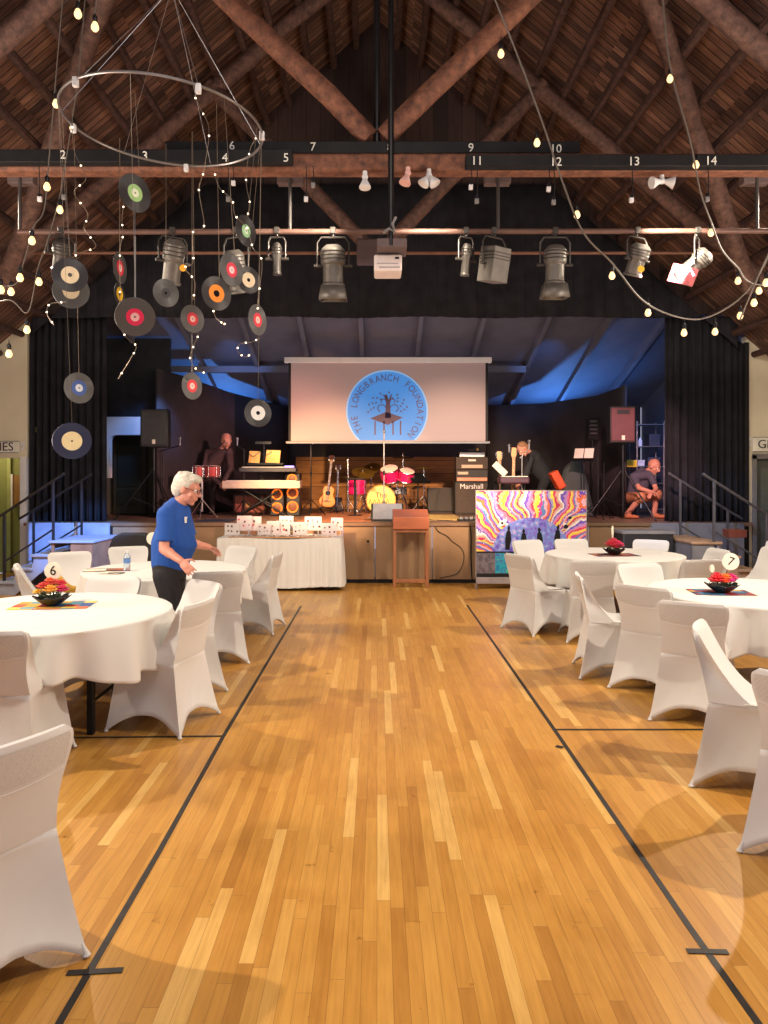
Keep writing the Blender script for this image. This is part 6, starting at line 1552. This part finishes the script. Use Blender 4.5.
bulb_strand('near-vertical strand of globe lights down the right side', PB([(660, -40), (669, 60), (690, 140), (700, 190), (711, 222), (722, 250), (738, 268), (752, 283), (800, 289)], (5.9, 6.5)),
            [P(670, 79, 6.0), P(696, 165, 6.12), P(711, 233, 6.25), P(738, 281, 6.35), P(759, 291, 6.5)], drop=.04)
bulb_strand('short bit of globe lights at the right edge under the eaves', PB([(740, 320), (748, 300), (760, 272), (775, 240)], (6.2, 6.0)), [P(754, 303, 6.2), P(766, 283, 6.1)], drop=.03)
bulb_strand('globe light hanging from the top edge at the left, higher of two', [P(82, -60, 5), P(80, -20, 5), P(79, 2, 5)], [P(78, 14, 5)], .005, .03)
bulb_strand('globe light hanging from the top edge at the left, lower of two', [P(100, -60, 5), P(97, -10, 5), P(95, 13, 5)], [P(95, 27, 5)], .005, .03)
bulb_strand('strand of globe lights dropping beside the hoop at the far left', [P(66, -40, 5.6), P(60, 30, 5.6), P(55, 88, 5.6), P(49, 160, 5.6), P(44, 210, 5.6), P(33, 228, 5.6), P(24, 262, 5.6), P(14, 285, 5.6), P(-20, 284, 5.6)],
            [P(56, 104, 5.6), P(47, 187, 5.6), P(32, 241, 5.6), P(20, 278, 5.6), P(1, 290, 5.6)], .005, .03)
bulb_strand('second strand of globe lights left of the records', [P(88, -40, 5.9), P(80, 60, 5.9), P(73, 115, 5.9), P(66, 160, 5.9), P(60, 195, 5.9), P(48, 240, 5.9), P(38, 268, 5.9), P(28, 312, 5.9), P(9, 300, 5.9), P(-25, 310, 5.9)],
            [P(73, 128, 5.9), P(60, 210, 5.9), P(39, 282, 5.9), P(27, 330, 5.9), P(11, 292, 5.8), P(9, 354, 5.9)], .005, .03)
# ============================================================ HOOP WITH RECORDS
HC = V((X(164, 5.2), 5.2, Z(125, 5.2))); HR = .685
tiltR = Matrix.Rotation(.06, 3, 'Y')
def hoop(a, rr=HR): return HC+tiltR @ V((rr*math.cos(a), rr*math.sin(a), 0))
t = thing('hanging_hoop', 'large thin metal hoop hanging level from the roof with records below it', 'hoop', HC)
b = MB(); b.tube([hoop(2*PI*i/72) for i in range(72)], .009, 8, close=True); b.build('ring', mat('hoop_steel', rgb(140, 136, 134), .35, .7), t, True)
apex = P(172, -12, 5.2)
for a in (.35, 1.3, 2.3, 3.3, 4.2, 5.3): b = MB(); b.tube([hoop(a), apex], .0018, 5); b.build('suspension_wire', M_steel, t, True)
for i, a in enumerate((.05, 1.6, 3.0, 4.1, 5.3)):
    c = hoop(a); b = MB(); b.box(c-V((0, 0, .02)), (.035, .035, .06)); b.build('battery_clip', M_white, t, True, bevel=.006)
M_fw = mat('fairy_wire', rgb(130, 116, 100), .4, .5)
M_vinyl = record_mat('black_vinyl'); M_vinylb = record_mat('blue_black_vinyl', (.010, .016, .045)); M_vinylg = record_mat('grey_vinyl', (.05, .05, .05))
def record(px, py, w, h, col, label, d, lab=.42, hole=None, vin=M_vinyl, roll=0, thread=None, inner=None):
    c = P(px, py, d); D = max(w, h)*d/F; r = D/2; yaw = math.atan2(-c.x, c.y)+(math.acos(min(1, max(.15, w/h))) if w < h else 0)
    tilt = math.acos(min(1, max(.5, h/w))) if h < w else 0
    t = thing('vinyl_record', label, 'record', c, yaw); t.rotation_euler = (tilt, roll, yaw)
    R90 = Matrix.Rotation(PI/2, 3, 'X'); hr = r*(hole or .05)
    b = MB(); b.lathe([(hr, -.0016), (r*.985, -.0016), (r, 0), (r*.985, .0016), (hr, .0016), (hr, -.0016)], (0, 0, 0), 48, R90); b.f = [f for f in b.f if len(f) == 4]; b.m = [0]*len(b.f); b.build('disc', vin, t)
    b = MB()
    for s in (-1, 1): b.lathe([(hr, s*.0022), (r*lab, s*.0022)], (0, 0, 0), 36, R90)
    b.f = [f for f in b.f if len(f) == 4]; b.m = [0]*len(b.f)
    o = b.build('label', mat('label_%d_%d_%d' % col, rgb(*col), .6, var=.06, scale=30), t, recalc=False)
    if inner:
        b = MB()
        for s in (-1, 1): b.lathe([(hr, s*.0030), (r*lab*.5, s*.0030)], (0, 0, 0), 28, R90)
        b.f = [f for f in b.f if len(f) == 4]; b.m = [0]*len(b.f); b.build('label_centre', mat('label_%d_%d_%d' % inner, rgb(*inner), .6), o, recalc=False)
    a = math.atan2(c.y-HC.y, c.x-HC.x)
    if thread is None: thread = True
    if thread:
        Mi = Euler((tilt, roll, yaw)).to_matrix().inverted()
        top = hoop(a) if thread is True else P(*thread)
        top.x = c.x+(top.x-c.x)*.3 if thread is True else top.x
        if thread is True:
            top = V((c.x, c.y, HC.z)); v = top-HC; v.z = 0
            top = hoop(math.atan2(v.y, v.x)) if v.length > .55 else V((c.x, c.y, HC.z))
        b = MB(); b.tube([V((0, 0, r*.97)), Mi @ (top-c)], .0014, 4); b.build('hanging_thread', M_fw, t)
    return t
record(135, 193, 31, 38, (150, 190, 120), 'record with green label, hanging highest just under the hoop', 4.75, lab=.45, inner=(220, 228, 200), roll=.3)
record(246, 231, 20, 31, (150, 200, 150), 'record with pale green label overlapping the pipe at right of the hoop', 5.1, lab=.42, inner=(206, 226, 200), roll=.2)
record(70, 275, 34, 34, (232, 214, 176), 'record with cream label, upper one of the far-left pair', 5.0, lab=.50, hole=.12)
record(71, 291, 35, 35, (214, 200, 170), 'record with cream label, lower one of the far-left pair', 5.12, lab=.45, vin=M_vinylg)
record(120, 268, 13, 31, (214, 50, 70), 'narrow edge-on record with red label above the yellow one', 5.4, lab=.5, inner=(240, 200, 190), vin=M_vinylg)
record(119.5, 294, 10, 23, (240, 196, 40), 'narrow edge-on record with yellow label', 5.4, lab=.6, hole=.2)
record(135, 317, 39, 36, (226, 40, 90), 'large record with pink label left of centre', 4.6, lab=.44, inner=(240, 190, 190), vin=M_vinylg)
record(166, 293, 25, 28, (60, 60, 62), 'plain dark record without coloured label', 5.5, lab=.35, hole=.12, vin=M_vinylg)
record(192.5, 319, 23, 28, (210, 44, 60), 'record with red label, upper one of the vertical pair', 5.3, lab=.46, inner=(236, 190, 180), vin=M_vinylg, roll=.2)
record(216.5, 293.5, 29, 34, (240, 140, 30), 'record with orange label in the middle of the hoop group', 4.9, lab=.52, hole=.2, roll=.2)
record(231.5, 270, 23, 33, (214, 50, 74), 'tilted record with red label overlapping the bronze lamp', 4.7, lab=.45, inner=(240, 200, 200), vin=M_vinylg, roll=.3)
record(248.5, 280, 23, 27, (230, 212, 176), 'record with cream label right of the tilted red one', 5.2, lab=.55, hole=.14)
record(257.5, 320, 18, 31, (214, 48, 66), 'record with red label at the right end of the hoop group', 5.2, lab=.46, inner=(236, 190, 180), vin=M_vinylg, roll=.1)
record(192, 386, 20, 27, (220, 50, 60), 'record with red label, lower one of the vertical pair', 5.3, lab=.48, inner=(240, 200, 190), vin=M_vinylg)
record(79, 388, 28, 31, (60, 90, 160), 'record with blue label above the clear blue one', 5.3, lab=.50, inner=(210, 220, 230), vin=M_vinylg)
record(72, 441, 37, 36, (232, 218, 170), 'lowest record, blue-black with a large cream label', 5.0, lab=.52, vin=M_vinylb)
record(258, 413, 27, 28, (226, 226, 222), 'black record with white label before the dark masking wall', 5.4, lab=.52, hole=.14)
# fairy-light wires
M_fairy = mat('fairy_spark', rgb(255, 236, 210), .3, emit=rgb(255, 226, 190), es=4); M_fw = mat('fairy_wire', rgb(160, 140, 120), .4, .5)
fb = [0]
def fairy(pts, d, label, n=8):
    q = spline([P(px, py, d+.03*math.sin(i*2)) for i, (px, py) in enumerate(pts)], 6)
    t = thing('fairy_lights', label, 'fairy lights', q[0]); b = MB(); b.tube(q, .0022, 5); b.build('wire', M_fw, t, True)
    for k in range(n):
        c = q[int((k+.5)*len(q)/n)]; b = MB(); b.ball(c, .0065, 6); b.build('light_bead', M_fairy, t, True)
fairy([(72, 108), (74, 150), (86, 178), (74, 192), (88, 214), (84, 228), (96, 246), (82, 252), (71, 258)], 5.0, 'curly fairy-light wire above the cream-labelled pair')
fairy([(124, 202), (122, 220), (123, 235), (120, 250), (120, 292), (118, 320), (126, 337), (136, 346), (131, 358), (118, 379)], 5.2, 'fairy-light wire curling below the large pink-labelled record', 10)
fairy([(194, 95), (200, 108), (209, 130), (204, 170), (199, 190), (204, 226), (193, 232), (193, 262), (185, 268), (195, 282), (193, 300)], 4.9, 'fairy-light wire from hoop to the red-labelled vertical pair', 11)
fairy([(199, 334), (194, 345), (190, 358), (197, 370), (206, 373)], 5.2, 'short fairy-light curl between the two red-labelled records', 5)
fairy([(214, 170), (219, 187), (232, 200), (235, 215), (247, 228), (253, 248), (262, 262), (258, 300), (258, 310)], 5.0, 'fairy-light wire right side passing the pale green record', 9)
fairy([(259, 338), (252, 342), (240, 344), (238, 352), (246, 357), (251, 353)], 5.1, 'fairy-light curl under the right-end red record', 5)
fairy([(258, 135), (250, 150), (246, 180), (250, 205), (247, 216)], 5.2, 'fairy-light wire dropping from the right rim of the hoop', 5)
fairy([(66, 302), (50, 304), (47, 314), (54, 325)], 5.0, 'small fairy-light curl under the far-left pair', 4)
fairy([(212, 305), (216, 318), (226, 325), (222, 322)], 4.9, 'short fairy-light tail under the orange-labelled record', 3)
# pale ribbon strips
t = thing('paper_strip', 'thin pale paper strip hanging above the pink-labelled record', 'strip', P(135, 300, 4.8)); b = MB(); b.b2(P(134.3, 298, 4.8), P(135.8, 236, 4.8)+V((0, .002, 0))); b.build('strip', M_grey, t, True)
b = MB(); b.tube([P(135, 236, 4.8), P(135, 212, 4.8)], .002, 4); b.build('thread', M_steel, t, True)

# ============================================================ LIGHT
def lamp(kind, loc, target, energy, col, size=.3, angle=60, blend=.4, sy=None):
    l = bpy.data.lights.new('l', kind); l.energy = energy; l.color = col
    if kind == 'AREA':
        l.size = size
        if sy: l.shape = 'RECTANGLE'; l.size_y = sy
    elif kind == 'SPOT': l.spot_size = math.radians(angle); l.spot_blend = blend; l.shadow_soft_size = size
    else: l.shadow_soft_size = size
    o = bpy.data.objects.new(kind.lower()+'_light', l); C.objects.link(o); o.location = loc
    if target is not None: o.rotation_euler = (V(target)-V(loc)).to_track_quat('-Z', 'Y').to_euler()
    return o
WARM = (1, .85, .68)
for y in (3.0, 7.4):
    for sg in (-1, 1):
        lamp('SPOT', (sg*4.4, y, 4.5), (sg*2.3, y+.1, 0), 860, WARM, .05, 118, .7)
lamp('AREA', (0, 2.6, 5.6), (0, 4.0, 0), 120, (1, .88, .76), 2.4)  # added soft fill from above, no fixture modelled
for sg in (-1, 1):
    lamp('AREA', (sg*5.6, 4.5, 2.9), (sg*2.0, 5.5, 7.5), 380, (1, .84, .72), .6, sy=5)  # added fill that brightens the roof boards from below
# the white flood lamps under the tie beam
lamp('SPOT', P(666, 190, 6.35), (4.9, 11.2, 2.0), 620, WARM, .06, 56, .8)
lamp('SPOT', P(362, 191, 6.35), (-4.9, 11.2, 2.6), 420, WARM, .06, 56, .8)
lamp('SPOT', P(432, 189, 6.35), (.6, 11.2, .5), 330, WARM, .06, 76, .8)
# stage colour
lamp('SPOT', P(697, 262, PD-.3), (-2.2, 13.2, 1.5), 4800, (1, .46, .42), .08, 30, .6)
lamp('SPOT', (-2.4, 7.2, 3.7), (-.4, 13.8, .9), 3800, (1, .66, .32), .08, 34, .7)
lamp('SPOT', (1.6, 7.2, 3.7), (1.4, 13.6, 1.1), 2800, (1, .70, .48), .08, 40, .7)
lamp('SPOT', (2.6, 7.2, 3.7), (4.2, 12.2, 1.7), 1500, (1, .50, .50), .08, 26, .7)
lamp('SPOT', (-2.2, 12.4, 1.9), (-1.35, 13.0, 2.4), 130, (1, .36, .08), .05, 80, 1)
lamp('AREA', (0, 12.9, 1.95), (0, 12.6, 4), 26, (.80, .80, 1), 4.5, sy=1.2)  # added upward fill that brightens the stage soffit
lamp('SPOT', (-3.3, 15.5, 2.1), (-2.9, 14.3, 3.8), 300, (.10, .34, 1), .1, 130, .9)
lamp('SPOT', (3.8, 15.5, 2.1), (3.3, 14.3, 3.8), 300, (.10, .34, 1), .1, 130, .9)
lamp('SPOT', (4.9, 12.6, 3.6), (4.6, 13.9, 2.6), 160, (.25, .42, 1), .1, 110, .9)
lamp('SPOT', (-1.0, 7.2, 3.8), (-4.6, 11.2, .30), 5600, (.09, .32, 1), .08, 19, .5)
lamp('SPOT', (-2.7, 12.1, 3.8), (-2.5, 15.2, 3.45), 130, (.12, .36, 1), .06, 44, .8)
lamp('SPOT', (3.1, 12.1, 3.8), (3.1, 15.2, 3.45), 130, (.12, .36, 1), .06, 44, .8)
lamp('AREA', (-6.4, 11.95, 2.2), (-6.4, 12.2, 0), 11, WARM, .5)  # added lamp that brightens the olive passage
lamp('SPOT', (-3.3, 12.0, 3.0), (-4.0, 13.0, 2.3), 120, (.16, .38, 1), .08, 60, .8)
lamp('SPOT', (1.0, 7.2, 3.8), (5.0, 11.0, .6), 700, (.35, .5, 1), .08, 28, .7)
# ============================================================ CAMERA / WORLD
w = bpy.data.worlds.new('World'); bpy.context.scene.world = w; w.use_nodes = True
bg = w.node_tree.nodes['Background']; bg.inputs[0].default_value = (.76, .76, 1.0, 1); bg.inputs[1].default_value = .68
cam = bpy.data.cameras.new('Camera'); co = bpy.data.objects.new('Camera', cam); C.objects.link(co)
co.location = (0, 0, H); co.rotation_euler = (PI/2, 0, 0)
cam.sensor_fit = 'VERTICAL'; cam.sensor_height = 36; cam.sensor_width = 27; cam.lens = 36*F/1024
cam.shift_x = (384-VX)/1024; cam.shift_y = -(512-VY)/1024
cam.clip_end = 100; cam.clip_start = .05
sc = bpy.context.scene; sc.camera = co
sc.view_settings.view_transform = 'Standard'; sc.view_settings.look = 'None'; sc.view_settings.gamma = 1; sc.view_settings.exposure = -0.12
sc.view_settings.use_curve_mapping = False
sc.cycles.use_denoising = True
